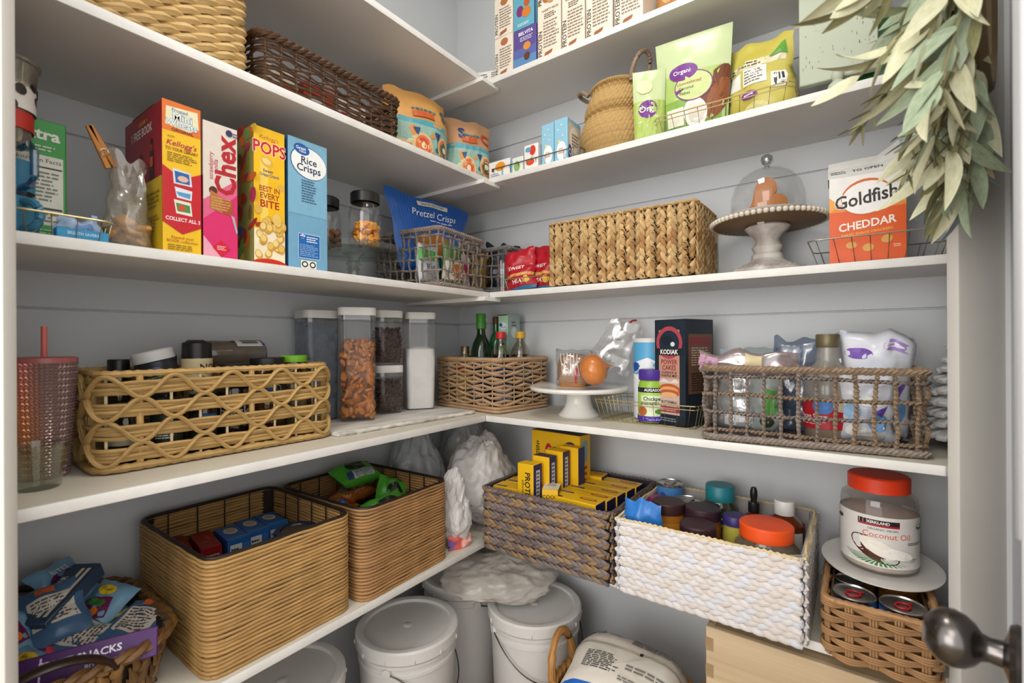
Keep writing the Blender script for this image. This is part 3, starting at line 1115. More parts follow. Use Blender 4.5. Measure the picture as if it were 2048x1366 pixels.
for k in range(2):
    carton('protein_carton', ['cream protein bar carton at the corner end of the top shelf, under another', 'cream protein bar carton stacked on another at the corner end'][k], 'carton', (.421, -.145, Z + k * .1315), 0, (.074, .19, .131), '#dfd5c5',
           {'F': [('t', 'PROTEIN', .13, .35, .13, '#3a2a22', {'rot': 90, 'b': .01}), ('l', .28, .2, .95, .72, 8, '#8b7a68'), ('p', [(.28, .03), (.66, .08), (.7, .16), (.34, .12)], '#9a5f3d'), ('e', .55, .85, .2, .09, '#a9683c')]}, 'cream protein cartons on the top shelf')
carton('snack_bar_carton', 'purple and blue snack bar carton under the light blue one', 'carton', (.505, -.145, Z), 0, (.087, .19, .126), '#5a4a8c',
       {'F': [('r', 0, 0, 1, .3, '#5b86b4'), ('r', 0, .28, 1, .5, '#5a62a0'), ('e', .6, .52, .16, .1, '#d18a3a'), ('e', .6, .26, .13, .1, '#5d3825'), ('t', 'BELVITA', .55, .86, .12, '#f2eef5', {'b': .02}), ('l', .3, .66, .9, .78, 3, '#d8cfe6')]})
carton('snack_bar_carton', 'light blue snack bar carton stacked on the purple one', 'carton', (.505, -.145, Z + .1265), 0, (.087, .19, .126), '#5fa3b8',
       {'F': [('e', .3, .45, .16, .14, '#7a2f6d'), ('e', .58, .38, .2, .13, '#c9762c', 25), ('e', .6, .62, .13, .1, '#b9532b'), ('l', .2, .06, .7, .14, 2, '#e3eef2'), ('r', .93, 0, 1, 1, '#2c3f6e')]})
carton('tea_carton', 'small white carton with black print in the top shelf corner', 'carton', (.325, -.19, Z), 20, (.085, .06, .055), '#dcdad5',
       {'F': [('l', .06, .15, .55, .85, 5, '#4a4744'), ('l', .66, .1, .95, .9, 7, '#77736e')]})
pouch('snack_pouch', 'tan and brown snack bag at the right end of the top shelf cartons', 'bag', (.955, -.15, Z), 0, .115, .2, .06, '#b07b45', [('e', .35, .5, .2, .2, '#caa072'), ('r', .7, .1, .95, .9, '#b9651f')], prof=STAND, seed=3)

# ------------------------------------------------------------------ second shelf, left run
Z = ZS[2]
twist_basket('straw yellow twisted rope basket at the left end of the second shelf', (.19, -1.238, Z), L90, .45, .29, .195, F_STRAW)
willow_basket('dark brown glossy willow basket beside the twisted rope basket', (.195, -.787, Z), L90, .388, .255, .128, F_DARK)
for i, (y, c, lb) in enumerate(((-.90, '#e0d7c2', 'cream packet seen through the side of the brown willow basket, leftmost'), (-.80, '#c93a26', 'red packet seen through the side of the brown willow basket'), (-.705, '#ded9d2', 'white packet seen through the side of the brown willow basket, rightmost'))):
    carton('packet', lb, 'packet', (.235, y, Z + .008), L90, (.085, .05, .098), c, {'F': [('r', .1, .3, .9, .62, '#f3efe6' if i == 1 else '#cf4a33'), ('l', .15, .1, .85, .25, 2, '#6b5a48')]}, 'packets in the brown willow basket')
def paper_items(a, b, big):
    it = [('r', 0, 0, 1, .52, '#8fb3a5'), ('r', 0, .52, 1, .585, '#4f9dad')]
    rg_ = jitter(len(big) + 3)
    for k in range(26):
        u, v = rg_.uniform(.06, .94), rg_.uniform(.03, .47)
        c = rg_.choice(['#d98c3f', '#2f6b78', '#c9d4a0', '#e2b45a', '#bf4f37', '#28476b'])
        it.append(('e', u, v, rg_.uniform(.03, .06), rg_.uniform(.025, .05), c))
    for (u, v) in ((.42, .25), (.8, .3), (.12, .14)):
        it += [('e', u, v, .15, .16, '#e0b98a'), ('e', u, v, .12, .13, '#d3773a'), ('e', u, v, .09, .1, '#cf4a35' if u < .6 else '#2b5d57'), ('e', u, v, .04, .04, '#ead9a6')]
    it += [('p', [(.56, .1), (.7, .14), (.68, .02)], '#e8a648'), ('p', [(.28, .46), (.34, .36), (.38, .47)], '#24467c'), ('p', [(.6, .47), (.66, .36), (.71, .47)], '#24467c'), ('t', big, .82, .74, .22, a, {'b': .03}), ('r', .3, .62, .62, .7, '#c55a2c'), ('l', .3, .71, .7, .76, 1, '#3f7f86')]
    return it
GUSS = lambda v: min(1, .9 + v) * (1 - max(0, v - .55) ** 1.5 * 2.6)
pouch('paper_lunch_bag', 'orange patterned paper bag with a blue S beside the brown willow basket', 'bag', (.215, -.44, Z), 82, .235, .245, .14, mat('paper_orange', '#c98f47', .6, col2='#dba560', scale=9), paper_items('#1f5c83', 0, 'S'), 'patterned paper bags', prof=GUSS, wr=.006, seed=5, edge=.012, fr=7)
pouch('paper_lunch_bag', 'tan patterned paper bag in the corner of the second shelf', 'bag', (.235, -.215, Z), 62, .175, .235, .12, mat('paper_tan', '#b98a63', .6, col2='#c99c74', scale=9), paper_items('#c8402e', 0, 'C') + [('t', 'S', .3, .74, .22, '#28497c', {'b': .03})], 'patterned paper bags', prof=GUSS, wr=.006, seed=8, edge=.01, fr=7)

# ------------------------------------------------------------------ second shelf, back run
wire_basket('low wire basket round the small white cartons on the second shelf', (.53, -.19, Z), 0, .335, .11, .034, 'wire baskets', fl=.006, rails=False, m=mat('dark_wire', '#7b746a', .4, .8))
def sm(label, x, w, h, col, items, dy=.055, y=-.215, r=None):
    pr = {'F': items}
    if r: pr['R'] = r
    return carton('drink_carton', label, 'carton', (x, y, Z + .0035), 0, (w, dy, h), col, pr)
sm('small white carton with an orange fruit picture at the shelf corner', .402, .086, .056, '#e4e2dc', [('e', .55, .62, .24, .26, '#e0932f'), ('e', .2, .5, .06, .12, '#6d3b20'), ('r', .62, 0, .7, .4, '#7fb0cf'), ('l', .1, .08, .55, .3, 2, '#6f88a8')])
sm('small white carton with a green print between the wire basket cartons', .474, .046, .05, '#dfe2dc', [('e', .5, .4, .26, .34, '#8cb06b'), ('r', 0, 0, .12, 1, '#6f9fc6')])
sm('small white carton with red strawberry print beside the light blue boxes', .528, .052, .078, '#e6e4e0', [('e', .62, .74, .22, .2, '#d23a2a'), ('e', .3, .8, .2, .1, '#5aa0c2'), ('e', .45, .28, .3, .12, '#d8452f'), ('p', [(.2, .3), (.7, .55), (.5, .35)], '#8fae4e')])
blue_it = [('e', .3, .75, .05, .02, '#dce9c8'), ('e', .65, .6, .05, .02, '#f0e3a0'), ('e', .55, .85, .05, .02, '#dce9c8'), ('e', .55, .25, .36, .22, '#f1f1ee'), ('l', .35, .18, .8, .32, 3, '#b98a66'), ('e', .4, .47, .08, .04, '#e3d27a')]
sm('light blue carton with a white oval, left of its twin', .586, .044, .128, '#8fc1d9', blue_it, .085, -.195)
sm('light blue carton with a white oval, beside the belly basket', .633, .046, .132, '#8fc1d9', blue_it, .085, -.195, [('r', .05, .08, .95, .9, '#cfc9b8'), ('e', .5, .55, .36, .3, '#e9e5d8'), ('e', .16, .22, .12, .18, '#2d3f86'), ('t', 'Q', .16, .22, .18, '#f0f0f5'), ('l', .3, .4, .8, .7, 4, '#9b7a5a')])

def belly_basket(label, loc):
    o = root('belly_basket', label, 'basket', loc)
    prof = [(.070, .0), (.092, .012), (.108, .035), (.1165, .062), (.115, .085), (.107, .108), (.098, .122), (.103, .132), (.1015, .15), (.094, .172), (.085, .192), (.080, .205), (.083, .214)]
    def pr(t):
        q = t * (len(prof) - 1); i = min(int(q), len(prof) - 2); a = q - i
        return prof[i][0] * (1 - a) + prof[i + 1][0] * a, prof[i][1] * (1 - a) + prof[i + 1][1] * a
    nt, nr = 62, 24
    V, F, U = [], [], []
    for j in range(nr):
        for i in range(nt):
            t0, t1 = j / nr, (j + 1) / nr
            sk = (j * .5)
            b = len(V)
            up = (i + j) % 2
            for (du, dv) in ((0, 0), (1, 0), (1, 1), (0, 1)):
                r, z = pr(t0 + (t1 - t0) * dv)
                a = 2 * PI * (i + du + (j + dv) * .5) / nt
                V.append(((r - .0012) * math.sin(a), -(r - .0012) * math.cos(a), z)); U.append((du * .2 if up else dv * .2, dv * .4 if up else du * .4))
            r, z = pr((t0 + t1) / 2)
            for q in (.28, .72):
                du, dv = (q, .5) if up else (.5, q)
                a = 2 * PI * (i + du + (j + dv) * .5) / nt
                V.append(((r + .0022) * math.sin(a), -(r + .0022) * math.cos(a), z + (0 if up else (q - .5) * (prof[-1][1] / nr)))); U.append((.1, .2 + q * .05))
            if up:
                F += [(b, b + 1, b + 5, b + 4), (b + 1, b + 2, b + 5), (b + 2, b + 3, b + 4, b + 5), (b + 3, b, b + 4)]
            else:
                F += [(b, b + 1, b + 4), (b + 1, b + 2, b + 5, b + 4), (b + 2, b + 3, b + 5), (b + 3, b, b + 4, b + 5)]
    wv = part('weave', (V, F, U), F_BELLY, o, sharp=70)
    wv['kind'] = 'stuff'
    part('weave_backing', lathe([(0, .002), (.066, .002), (.106, .036), (.113, .064), (.104, .108), (.094, .124), (.098, .14), (.08, .2), (.076, .2), (.094, .14), (.09, .12), (.1, .06), (.06, .006), (0, .006)], 36), LINER_T, o)
    part('rim', join(*[tube([((.082 + .003 * math.cos(40 * a + q)) * math.sin(a), -(.082 + .003 * math.cos(40 * a + q)) * math.cos(a), .214 + .003 * math.sin(40 * a + q)) for a in [2 * PI * i / 160 for i in range(160)]], .0032, 5, True) for q in (0, PI)]), F_BELLY, o)
    for sx, pts in ((-1, [(-.074, -.05, .2), (-.098, -.052, .222), (-.124, -.03, .228), (-.118, .0, .222), (-.096, .012, .21), (-.078, .01, .2)]), (1, [(.06, -.06, .195), (.07, -.072, .235), (.092, -.066, .275), (.106, -.035, .28), (.1, -.01, .245), (.082, -.005, .2)])):
        P = [Vector(p) for p in pts]
        fine = []
        for i in range(len(P) - 1):
            for q in range(8):
                fine.append(P[i].lerp(P[i + 1], q / 8))
        sm_ = [sum((fine[max(0, min(len(fine) - 1, i + k))] for k in range(-4, 5)), Vector()) / 9 for i in range(len(fine))]
        part('rope_handle', tube(sm_, .0062, 8, False, 0, 1, rf=lambda s: 1 + .16 * math.sin(s * 620)), F_GREY2, o)
    return o
belly_basket('round honey coloured belly basket with rope handles on the second shelf', (.778, -.135, Z))
wire_basket('gold wire basket holding the green coconut bag on the second shelf', (1.083, -.152, Z), 0, .325, .20, .046, 'wire baskets', fl=.01)
Zw = Z + .0035
coco = [('r', .02, .0, .98, .36, '#86ad4e'), ('r', .02, .36, .98, .62, '#a5bf6a'), ('e', .84, .36, .2, .27, '#6d3a1e', -20), ('e', .86, .3, .14, .2, '#8a4f2a', -20), ('e', .55, .2, .17, .15, '#efeae2', 15), ('e', .56, .21, .13, .11, '#d8d0c4', 15), ('e', .52, .47, .27, .15, '#7a3b7a'), ('e', .52, .47, .255, .138, '#c3cf8e'), ('e', .38, .63, .20, .085, '#6f2f86'), ('t', 'Organic', .38, .635, .06, '#f4eef6', {'b': .01}),
        ('t', 'Unsweetened', .46, .51, .042, '#a0522d'), ('t', 'Coconut', .42, .46, .042, '#2f4f3a'), ('t', 'Flakes', .4, .41, .042, '#2f4f3a'), ('r', .12, .1, .38, .28, '#e8e2d2'), ('t', 'NET WT', .2, .03, .03, '#3a4a20')]
pouch('coconut_flake_bag', 'tall light green coconut flake pouch with a purple oval in the gold wire basket', 'bag', (1.008, -.18, Zw), 4, .178, .262, .055, mat('foil_green', '#b7c98f', .22, col2='#c9d6ab', scale=8), coco, 'green organic bags', rx=4, prof=STAND, seed=11, taper=-.18, wr=.003)
pouch('coconut_flake_bag', 'small light green pouch tucked behind the tall coconut flake pouch', 'bag', (.902, -.226, Zw), 22, .082, .19, .03, MATS['foil_green'], [('r', .0, .0, 1, .55, '#a9bd62'), ('e', .45, .42, .3, .13, '#6f2f86'), ('t', 'Org', .4, .42, .12, '#f4eef6', {'b': .01}), ('e', .35, .75, .25, .1, '#e6dfa8')], 'green organic bags', prof=STAND, seed=14, taper=-.12)
pouch('dried_fruit_bag', 'yellow green dried fruit bag with white print panels in the gold wire basket', 'bag', (1.163, -.16, Zw), -8, .15, .205, .075, mat('foil_yellow', '#b9ad45', .25, col2='#cfc46a', scale=8),
      [('r', .05, .63, .92, .74, '#d9d3b4'), ('l', .08, .64, .6, .73, 2, '#4a4636'), ('r', .02, .42, .26, .6, '#e8e5dc'), ('r', .3, .42, .66, .62, '#ece9e2'), ('l', .32, .44, .64, .6, 5, '#77736a'), ('r', .72, .32, .92, .5, '#e9e7e2'), ('r', .76, .34, .8, .48, '#3a3836'), ('r', .82, .34, .84, .48, '#3a3836'), ('r', .86, .34, .89, .48, '#3a3836'), ('e', .4, .3, .13, .05, '#7a3b8c'), ('l', .32, .28, .48, .32, 1, '#e6d9ec'), ('p', [(.68, .72), (.9, .88), (.94, .7)], '#5c9c3c'), ('e', .5, .12, .2, .08, '#d9d08a')],
      'green organic bags', prof=lambda v: BAGGY(v) * (1 if v < .62 else max(.05, 1 - (v - .62) * 2.4)), seed=17, wr=.007, edge=.015)
rz_ = root('footed_riser', 'mint green distressed wooden board on round feet leaning on the second shelf', 'board', (1.322, -.185, Z), 3)
DISTR = mat('mint_distressed', '#b3bba8', .7, var=.03, scale=6)
part('board', box(.147, .018, .262, .002, .05), DISTR, rz_)
rg_ = jitter(4)
SCR = []
for k in range(70):
    u, v, l = rg_.uniform(.05, .95), rg_.uniform(.08, .95), rg_.uniform(.008, .04)
    dx = rg_.uniform(-.004, .004)
    SCR.append(('p', [(u, v), (u + .004 + dx, v + l * .5), (u + dx, v + l), (u - .004 + dx, v + l * .5)], rg_.choice(['#6e6250', '#84796a', '#574a3a'])))
f_, (W_, H_) = bface(.147, .018, .262, 'F', .05)
decal(rz_, SCR, f_, W_, H_, name='chipped_paint')['kind'] = 'stuff'
part('groove_line', box(.09, .003, .003, .0005), mat('grey_groove', '#8d9488', .7), rz_, (.02, -.0095, .272))
for yy in (-.02, .02):
    part('ball_foot', lathe([(0, 0), (.014, .001), (.0205, .011), (.0215, .018), (.017, .03), (.0085, .037), (.0115, .043), (.0125, .051), (.0105, .059), (.004, .064), (0, .0645)], 24), DISTR, rz_, (0, yy - .002, 0))
pouch('snack_bag', 'dark green snack bag behind the mint distressed board', 'bag', (1.415, -.12, Z), 0, .19, .2, .07, '#1f5a2c', [('e', .3, .12, .1, .07, '#b5763c'), ('e', .5, .13, .1, .07, '#b5763c'), ('r', .72, .4, .84, .75, '#d9d9cf'), ('l', .73, .42, .83, .73, 6, '#555555')], prof=BAGGY, seed=21)
pouch('snack_bag', 'grey and tan snack pouch lying under the mint distressed board', 'bag', (1.265, -.115, Z), 0, .11, .055, .07, '#8d8f90', [('e', .4, .75, .3, .2, '#8a9a5c'), ('r', .6, .5, .9, .8, '#b98a62')], prof=BAGGY, seed=23)
# ------------------------------------------------------------------ third shelf, left run
Z = ZS[3]
def mug(name, label, loc, rz, r, h, m, ha, group=None, glass=False):
    o = root(name, label, 'mug', loc, rz, group)
    part('body', lathe([(0, 0), (r * .86, 0), (r * .95, .004), (r, .02), (r, h), (r - .0035, h), (r - .0035, .02), (r * .8, .006), (0, .006)], 32), m, o)
    P = []
    for i in range(15):
        t = i / 14
        a = -PI / 2 + PI * t
        P.append((r - .004 + .036 * math.cos(a) ** .8 if 0 < t < 1 else r - .004, 0, h * .5 + h * .36 * math.sin(a)))
    hd = part('handle', tube(P, .0062, 8), m, o)
    hd.rotation_euler = (0, 0, math.radians(ha))
    return o
BLUEG = mat('blue_glaze', '#3f7f9e', .18, var=.04)
mug('mug', 'blue glazed mug at the bottom of the stack behind the door casing', (.262, -1.352, Z + .003), 0, .041, .062, BLUEG, 25)
o = root('glass_mug', 'clear handled mug with a blue drink wrap stacked on the blue mug', 'mug', (.262, -1.352, Z + .0655), 0)
part('body', lathe([(0, 0), (.034, 0), (.036, .004), (.0375, .085), (.0355, .085), (.034, .006), (0, .006)], 32), GLASS, o)
part('sleeve', lathe([(.0362, .01), (.0372, .058), (.0368, .058), (.0358, .01)], 32), BLUEG, o)
f_, (W_, H_) = cyl(.0374, .012, .056, 150, 60)
decal(o, [('t', 'min', .5, .35, .4, '#1c2f3c', {'b': .01})], f_, W_, H_)
P = [(.034, 0, .075), (.052, 0, .08), (.062, 0, .068), (.062, 0, .03), (.053, 0, .016), (.035, 0, .012)]
hd = part('handle', tube(P, .0055, 8), clear('blue_glass', '#7fb4cf', gloss=.15), o); hd.rotation_euler = (0, 0, math.radians(25))
o = jar('plastic_cup', 'clear plastic cup with black, white and red wrap on top of the mugs', 'cup', (.262, -1.352, Z + .1512), 0,
    body=[(0, 0), (.031, 0), (.0405, .125), (.044, .127), (.0445, .131), (.0405, .131), (.030, .003), (0, .003)], bodym=clear('smoky_plastic', '#d8d2c8', gloss=.1, milk=.3, milkcol='#c9c2b6'),
    labels=[(.0345, .022, .05, 330, 60, [('r', 0, 0, 1, 1, '#b3322a'), ('t', 'new', .5, .5, .5, '#f0e9e4', {'b': .01})]), (.0372, .052, .095, 330, 60, [('r', 0, 0, 1, 1, '#d9d5cf')] + [('e', .05 + .9 * jitter(k).random(), jitter(k + 50).random(), .035, .2, '#24211f', jitter(k + 9).uniform(0, 90)) for k in range(22)])])
mdg = lambda l: [('r', .06, .18, .94, .72, '#e6e6d6'), ('t', 'Nutrition Facts', .5, .68, .045, '#2f3a2c', {'b': .005}), ('r', .08, .62, .92, .632, '#2d2d28'), ('l', .1, .36, .9, .6, 8, '#7d7f72'), ('r', .08, .3, .92, .315, '#2d2d28'), ('l', .1, .2, .9, .28, 3, '#7d7f72')]
o = carton('granola_carton', 'green carton with a white nutrition panel and open brown flap behind the mugs', 'carton', (.155, -1.306, Z), 90, (.075, .12, .222), '#3fa04a', {'F': mdg(0) + [('t', 'Extra', .5, .88, .12, '#f2f4ea', {'b': .03}), ('l', .1, .75, .9, .8, 2, '#cfe6c6'), ('l', .2, .04, .9, .15, 5, '#a9d7a3')]})
part('open_flap', xf(box(.075, .05, .0015, .0003), Matrix.Translation((.0, -.02, .232)) @ Matrix.Rotation(.5, 4, 'X') @ Matrix.Rotation(.25, 4, 'Y')), mat('kraft_card', '#7a6449', .7), o)
wire_basket('gold wire basket with packets left of the red cereal box', (.262, -1.295, Z), 90, .125, .155, .037, 'wire baskets', fl=.006, rails=False)
carton('gum_packet', 'bright blue flat packet at the front of the left gold wire basket', 'packet', (.318, -1.27, Z + .0035), 90, (.066, .018, .017), '#2b93c4', {'F': [('t', 'BREATH SAVERS', .5, .55, .4, '#d6ecf5', {'b': .01, 'sx': .8})]})
pouch('gum_packet', 'pale blue crinkled packet in the left gold wire basket', 'packet', (.292, -1.27, Z + .0035), 90, .062, .045, .024, '#9fb4cf', [('e', .6, .5, .2, .3, '#6f8fc0'), ('r', .1, .1, .3, .5, '#49a05a')], seed=31, wr=.004, edge=.01)
carton('gum_packet', 'dark red packet at the back of the left gold wire basket', 'packet', (.2, -1.272, Z + .0035), 90, (.066, .02, .05), '#8d3a27', {'F': [('e', .35, .7, .3, .18, '#3d1a12'), ('t', 'Colombian', .35, .7, .16, '#e6cfae')]})

# bag of crackers with a clothespin
o = root('cracker_bag', 'clear bag of golden crackers closed with a wooden clothespin', 'bag', (.285, -1.2, Z), 90)
TAPE = lambda v: (1 - v) ** .5 * .95 + .12
g, f_ = pillow(.066, .168, .075, 14, 18, 2.2, lambda v: max(.14, 1 - 1.05 * max(0, v - .35)) * min(1, .6 + v * 4), .013, 41, .018, .25, 12)
part('bag_film', g, clear('cracker_film', gloss=.1, rough=.2, milk=.34, milkcol='#d9d2c4'), o, sharp=70)
def inb(rg_): return Vector((rg_.uniform(-.024, .024), rg_.uniform(-.022, .022), rg_.uniform(.01, .052)))
ck = part('crackers', bits(40, inb, .014, 3, 'cracker'), mat('cracker', '#c48a44', .7, col2='#dca864', scale=40), o); ck['kind'] = 'stuff'
pin = part('clothespin', join(xf(box(.0085, .007, .072, .001), Matrix.Translation((-.006, 0, 0)) @ Matrix.Rotation(.07, 4, 'Y')), xf(box(.0085, .007, .072, .001), Matrix.Translation((.006, 0, 0)) @ Matrix.Rotation(-.07, 4, 'Y'))), mat('pin_wood', '#a9692a', .6, col2='#c58437', scale=30, stretch=(1, 1, .2)), o, (-.022, 0, .145), (0, -.45, 0))
part('spring', tube([(.006 * math.cos(a), -.0045 + .0006 * a / 6, .006 * math.sin(a)) for a in [i * .4 for i in range(48)]], .001, 5), STEEL, pin, (0, 0, .026))

# cereal boxes
wheat_F = [('r', 0, .8, 1, 1, '#e2762a'), ('r', 0, .0, 1, .8, '#efc021'), ('p', [(.08, .84), (.1, .96), (.92, .975), (.95, .86), (.7, .825)], '#e8e3bf'), ('t', 'Frosted', .45, .945, .03, '#3a76a8', {'b': .02}), ('t', 'Mini', .52, .905, .068, '#2f6ea6', {'b': .05}), ('t', 'Mini', .52, .905, .068, '#f4f6f4', {'b': .012}), ('t', 'Wheats', .5, .858, .058, '#2f6ea6', {'b': .05}), ('t', 'Wheats', .5, .858, .058, '#f4f6f4', {'b': .012}), ('t', 'ORIGINAL', .52, .815, .028, '#5b2a12', {'b': .02}),
           ('t', 'ADD', .22, .765, .02, '#8a5b10'), ('t', "Kellogg's", .5, .725, .05, '#b3204a', {'sh': .25, 'b': .01}), ('t', 'TO YOUR LIBRARY', .5, .685, .028, '#7a3b10', {'b': .015, 'sx': .8}), ('l', .12, .6, .9, .665, 5, '#8f6f1a'),
           ('p', [(0, .2), (0, .57), (.5, .5), (1, .56), (1, .19), (.5, .13)], '#c41f2a'), ('p', [(.25, .56), (.28, .46), (.76, .46), (.72, .55)], '#d7dce2'), ('p', [(.3, .545), (.33, .47), (.7, .47), (.68, .54)], '#2c62a8'), ('e', .52, .5, .14, .02, '#e0b9a0'), ('p', [(.3, .44), (.36, .37), (.74, .365), (.76, .43)], '#dfe4e8'), ('p', [(.34, .41), (.4, .385), (.7, .375), (.72, .41)], '#5b9cc9'), ('p', [(.28, .355), (.34, .265), (.76, .26), (.72, .35)], '#e6e4d6'), ('p', [(.33, .335), (.37, .28), (.71, .28), (.69, .33)], '#4b8a45'), ('e', .48, .305, .1, .02, '#c8512c'),
           ('t', 'COLLECT ALL 3', .52, .225, .034, '#fbeaea', {'b': .02, 'sx': .85}), ('t', 'Expand your', .5, .105, .026, '#a23a12'), ('t', 'BOOK collection', .5, .08, .026, '#a23a12'), ('l', .12, .02, .9, .06, 3, '#8a6a15')]
def person(u, v, s, c1, c2):
    return [('e', u, v + s * .9, s * .1, s * .13, '#8a5a3c'), ('e', u, v + s * 1.0, s * .11, s * .09, '#2a1a12'), ('p', [(u - s * .16, v + s * .75), (u + s * .16, v + s * .75), (u + s * .22, v), (u - s * .22, v)], c1), ('p', [(u - s * .15, v + s * .6), (u + s * .15, v + s * .6), (u + s * .13, v + s * .35), (u - s * .13, v + s * .35)], c2)]
wheat_L = [('r', 0, 0, 1, .5, '#d9b521'), ('r', 0, .44, .55, .5, '#8f1a2c'), ('t', '1 BOOK =', .52, .925, .04, '#e6c22a', {'b': .02}), ('t', '1 FREE BOOK', .48, .86, .085, '#f1ebe4', {'b': .02, 'sx': .8})] + person(.75, .5, .26, '#3a2a2a', '#c9632a') + person(.48, .5, .2, '#5a3f45', '#d9d3c3') + person(.25, .5, .17, '#6b5a3a', '#b9a03a') + [('l', .45, .3, .95, .42, 4, '#8f7a1a'), ('l', .4, .14, .95, .26, 5, '#8f7a1a'), ('t', 'GET', .55, .12, .03, '#a03a1a')]
carton('cereal_box', 'tall red, orange and yellow wheat cereal box, leftmost of the cereal boxes', 'cereal box', (.236, -1.132, Z), 90, (.0625, .2, .279), '#a31f31', {'F': wheat_F, 'L': wheat_L}, 'cereal boxes')
chex_F = [('r', 0, 0, 1, 1, '#ded3c8'), ('p', [(0, .0), (0, .42), (1, .62), (1, 0)], '#e0648c'), ('p', [(0, 0), (0, .28), (1, .5), (1, 0)], '#d92f6d'), ('p', [(0, .0), (0, .16), (.55, .0)], '#e9a6b8'), ('t', 'Chex', .68, .70, .2, '#b3202a', {'rot': 90, 'b': .03}), ('t', 'strawberry', .22, .68, .045, '#c0405a', {'rot': 90}), ('t', 'vanilla', .36, .68, .045, '#c0405a', {'rot': 90}), ('e', .28, .5, .12, .03, '#5a2a1a'), ('p', [(.2, .5), (.55, .46), (.55, .34), (.18, .37)], '#b5763c'), ('p', [(.56, .46), (.86, .44), (.84, .33), (.56, .35)], '#a5552f'), ('l', .22, .36, .82, .46, 5, '#cf9a5c'), ('p', [(.8, .34), (.9, .33), (1, .22), (.96, .2)], '#b9adb0'),
          ('p', [(.5, .02), (.25, .08), (.5, .14), (.78, .08)], '#d11f35'), ('l', .38, .065, .66, .1, 3, '#f0c8cc'), ('e', .75, .955, .1, .025, '#2c3557'), ('l', .86, .93, 1, .97, 2, '#4a5168')]
carton('cereal_box', 'white and pink cereal box with red sideways lettering', 'cereal box', (.236, -1.0645, Z), 90, (.0625, .195, .266), '#d8d0c8', {'F': chex_F, 'L': [('r', 0, 0, 1, .6, '#c22a4c'), ('e', .8, .35, .2, .12, '#7a4a2c'), ('e', .75, .14, .2, .1, '#6a2f3a')]}, 'cereal boxes')
pops_F = [('r', 0, 0, 1, 1, '#f0be1c'), ('r', .2, .25, .45, .75, '#f5d25a'), ('t', "Kellogg's", .5, .93, .04, '#b3202a', {'sh': .2}), ('t', 'POPS', .5, .85, .125, '#f6efe0', {'b': .05, 'sx': .85}), ('t', 'POPS', .5, .85, .125, '#c8202a', {'b': .025, 'sx': .85}), ('e', .42, .755, .2, .038, '#dcae4a', -20), ('e', .4, .76, .15, .022, '#ecd08a', -20), ('t', 'Sweet', .45, .69, .03, '#2f3f86', {'b': .02}), ('t', 'Crispy Crunch', .5, .66, .03, '#2f3f86', {'b': .02, 'sx': .8}), ('e', .88, .59, .1, .03, '#dcae4a'), ('t', 'BEST IN', .5, .555, .056, '#a8341a', {'b': .015, 'sx': .8}), ('t', 'EVERY', .5, .505, .06, '#a8341a', {'b': .015, 'sx': .85}), ('t', 'BITE', .5, .445, .075, '#b32a1a', {'b': .02}), ('r', 0, 0, 1, .26, '#f0e4c4'), ('p', [(.05, .3), (.9, .34), (.9, .28), (.05, .27)], '#b8431e'), ('e', .5, .0, .6, .05, '#c9301f')]
rg_ = jitter(6)
for k in range(24):
    u, v = rg_.uniform(.06, .94), rg_.uniform(.06, .33)
    pops_F += [('e', u, v, .115, .036, '#cf9a3c', rg_.uniform(-30, 30)), ('e', u - .01, v + .006, .09, .025, rg_.choice(['#e9cb78', '#e3bd62', '#eed592']), rg_.uniform(-30, 30))]
pops_F += [('e', .12, .4, .11, .035, '#dcae4a'), ('e', .72, .345, .15, .045, '#e6c46a')]
pl = [('r', 0, 0, 1, 1, '#8f8a4a')]
for k in range(60):
    pl.append(('e', rg_.random(), rg_.random(), rg_.uniform(.04, .12), rg_.uniform(.02, .05), rg_.choice(['#c9682a', '#b33a5a', '#5a9a4a', '#7a5a2a', '#d9b23a', '#3f5f9a', '#a8322a']), rg_.uniform(0, 90)))
carton('cereal_box', 'bright yellow puffed corn cereal box with red lettering', 'cereal box', (.236, -.966, Z), 90, (.0665, .19, .293), '#d9a81c', {'F': pops_F, 'L': pl}, 'cereal boxes')
rice_F = [('r', 0, 0, 1, 1, '#7fb2cf'), ('r', 0, 0, 1, .42, '#74a8c8'), ('e', .52, .83, .47, .125, '#3a5f8f', -10), ('e', .53, .83, .455, .118, '#eef1f1', -10), ('e', .34, .925, .2, .042, '#1f5ca8', -8), ('t', 'Great', .32, .932, .034, '#f2f5fa', {'b': .015}), ('t', 'Value', .36, .91, .026, '#f2f5fa', {'b': .01}), ('t', 'Rice', .52, .845, .078, '#2a2f55', {'b': .012}), ('t', 'Crisps', .52, .785, .078, '#2a2f55', {'b': .012}), ('l', .33, .52, .72, .7, 9, '#3f6685'), ('r', .0, .422, 1, .424, '#5a8fae'), ('r', .24, .09, .8, .28, '#dbe9f3'), ('r', .25, .094, .79, .276, '#2368b4'), ('t', '*', .35, .235, .09, '#f4f8fc', {'b': .03}), ('l', .45, .215, .74, .265, 3, '#f0f5fa'), ('l', .28, .105, .76, .2, 7, '#8fb6dc'), ('r', .3, .015, .7, .075, '#eceae2'), ('e', .4, .045, .08, .024, '#2a2a28'), ('e', .4, .045, .05, .014, '#eceae2'), ('e', .6, .045, .08, .024, '#2a2a28'), ('e', .6, .045, .05, .014, '#eceae2')]
o = carton('cereal_box', 'light blue rice cereal box with a white oval, rightmost of the cereal boxes', 'cereal box', (.236, -.877, Z), 90, (.096, .19, .297), '#3a6f9e', {'F': rice_F, 'L': [('r', 0, 0, 1, 1, '#2f5f92')]}, 'cereal boxes')
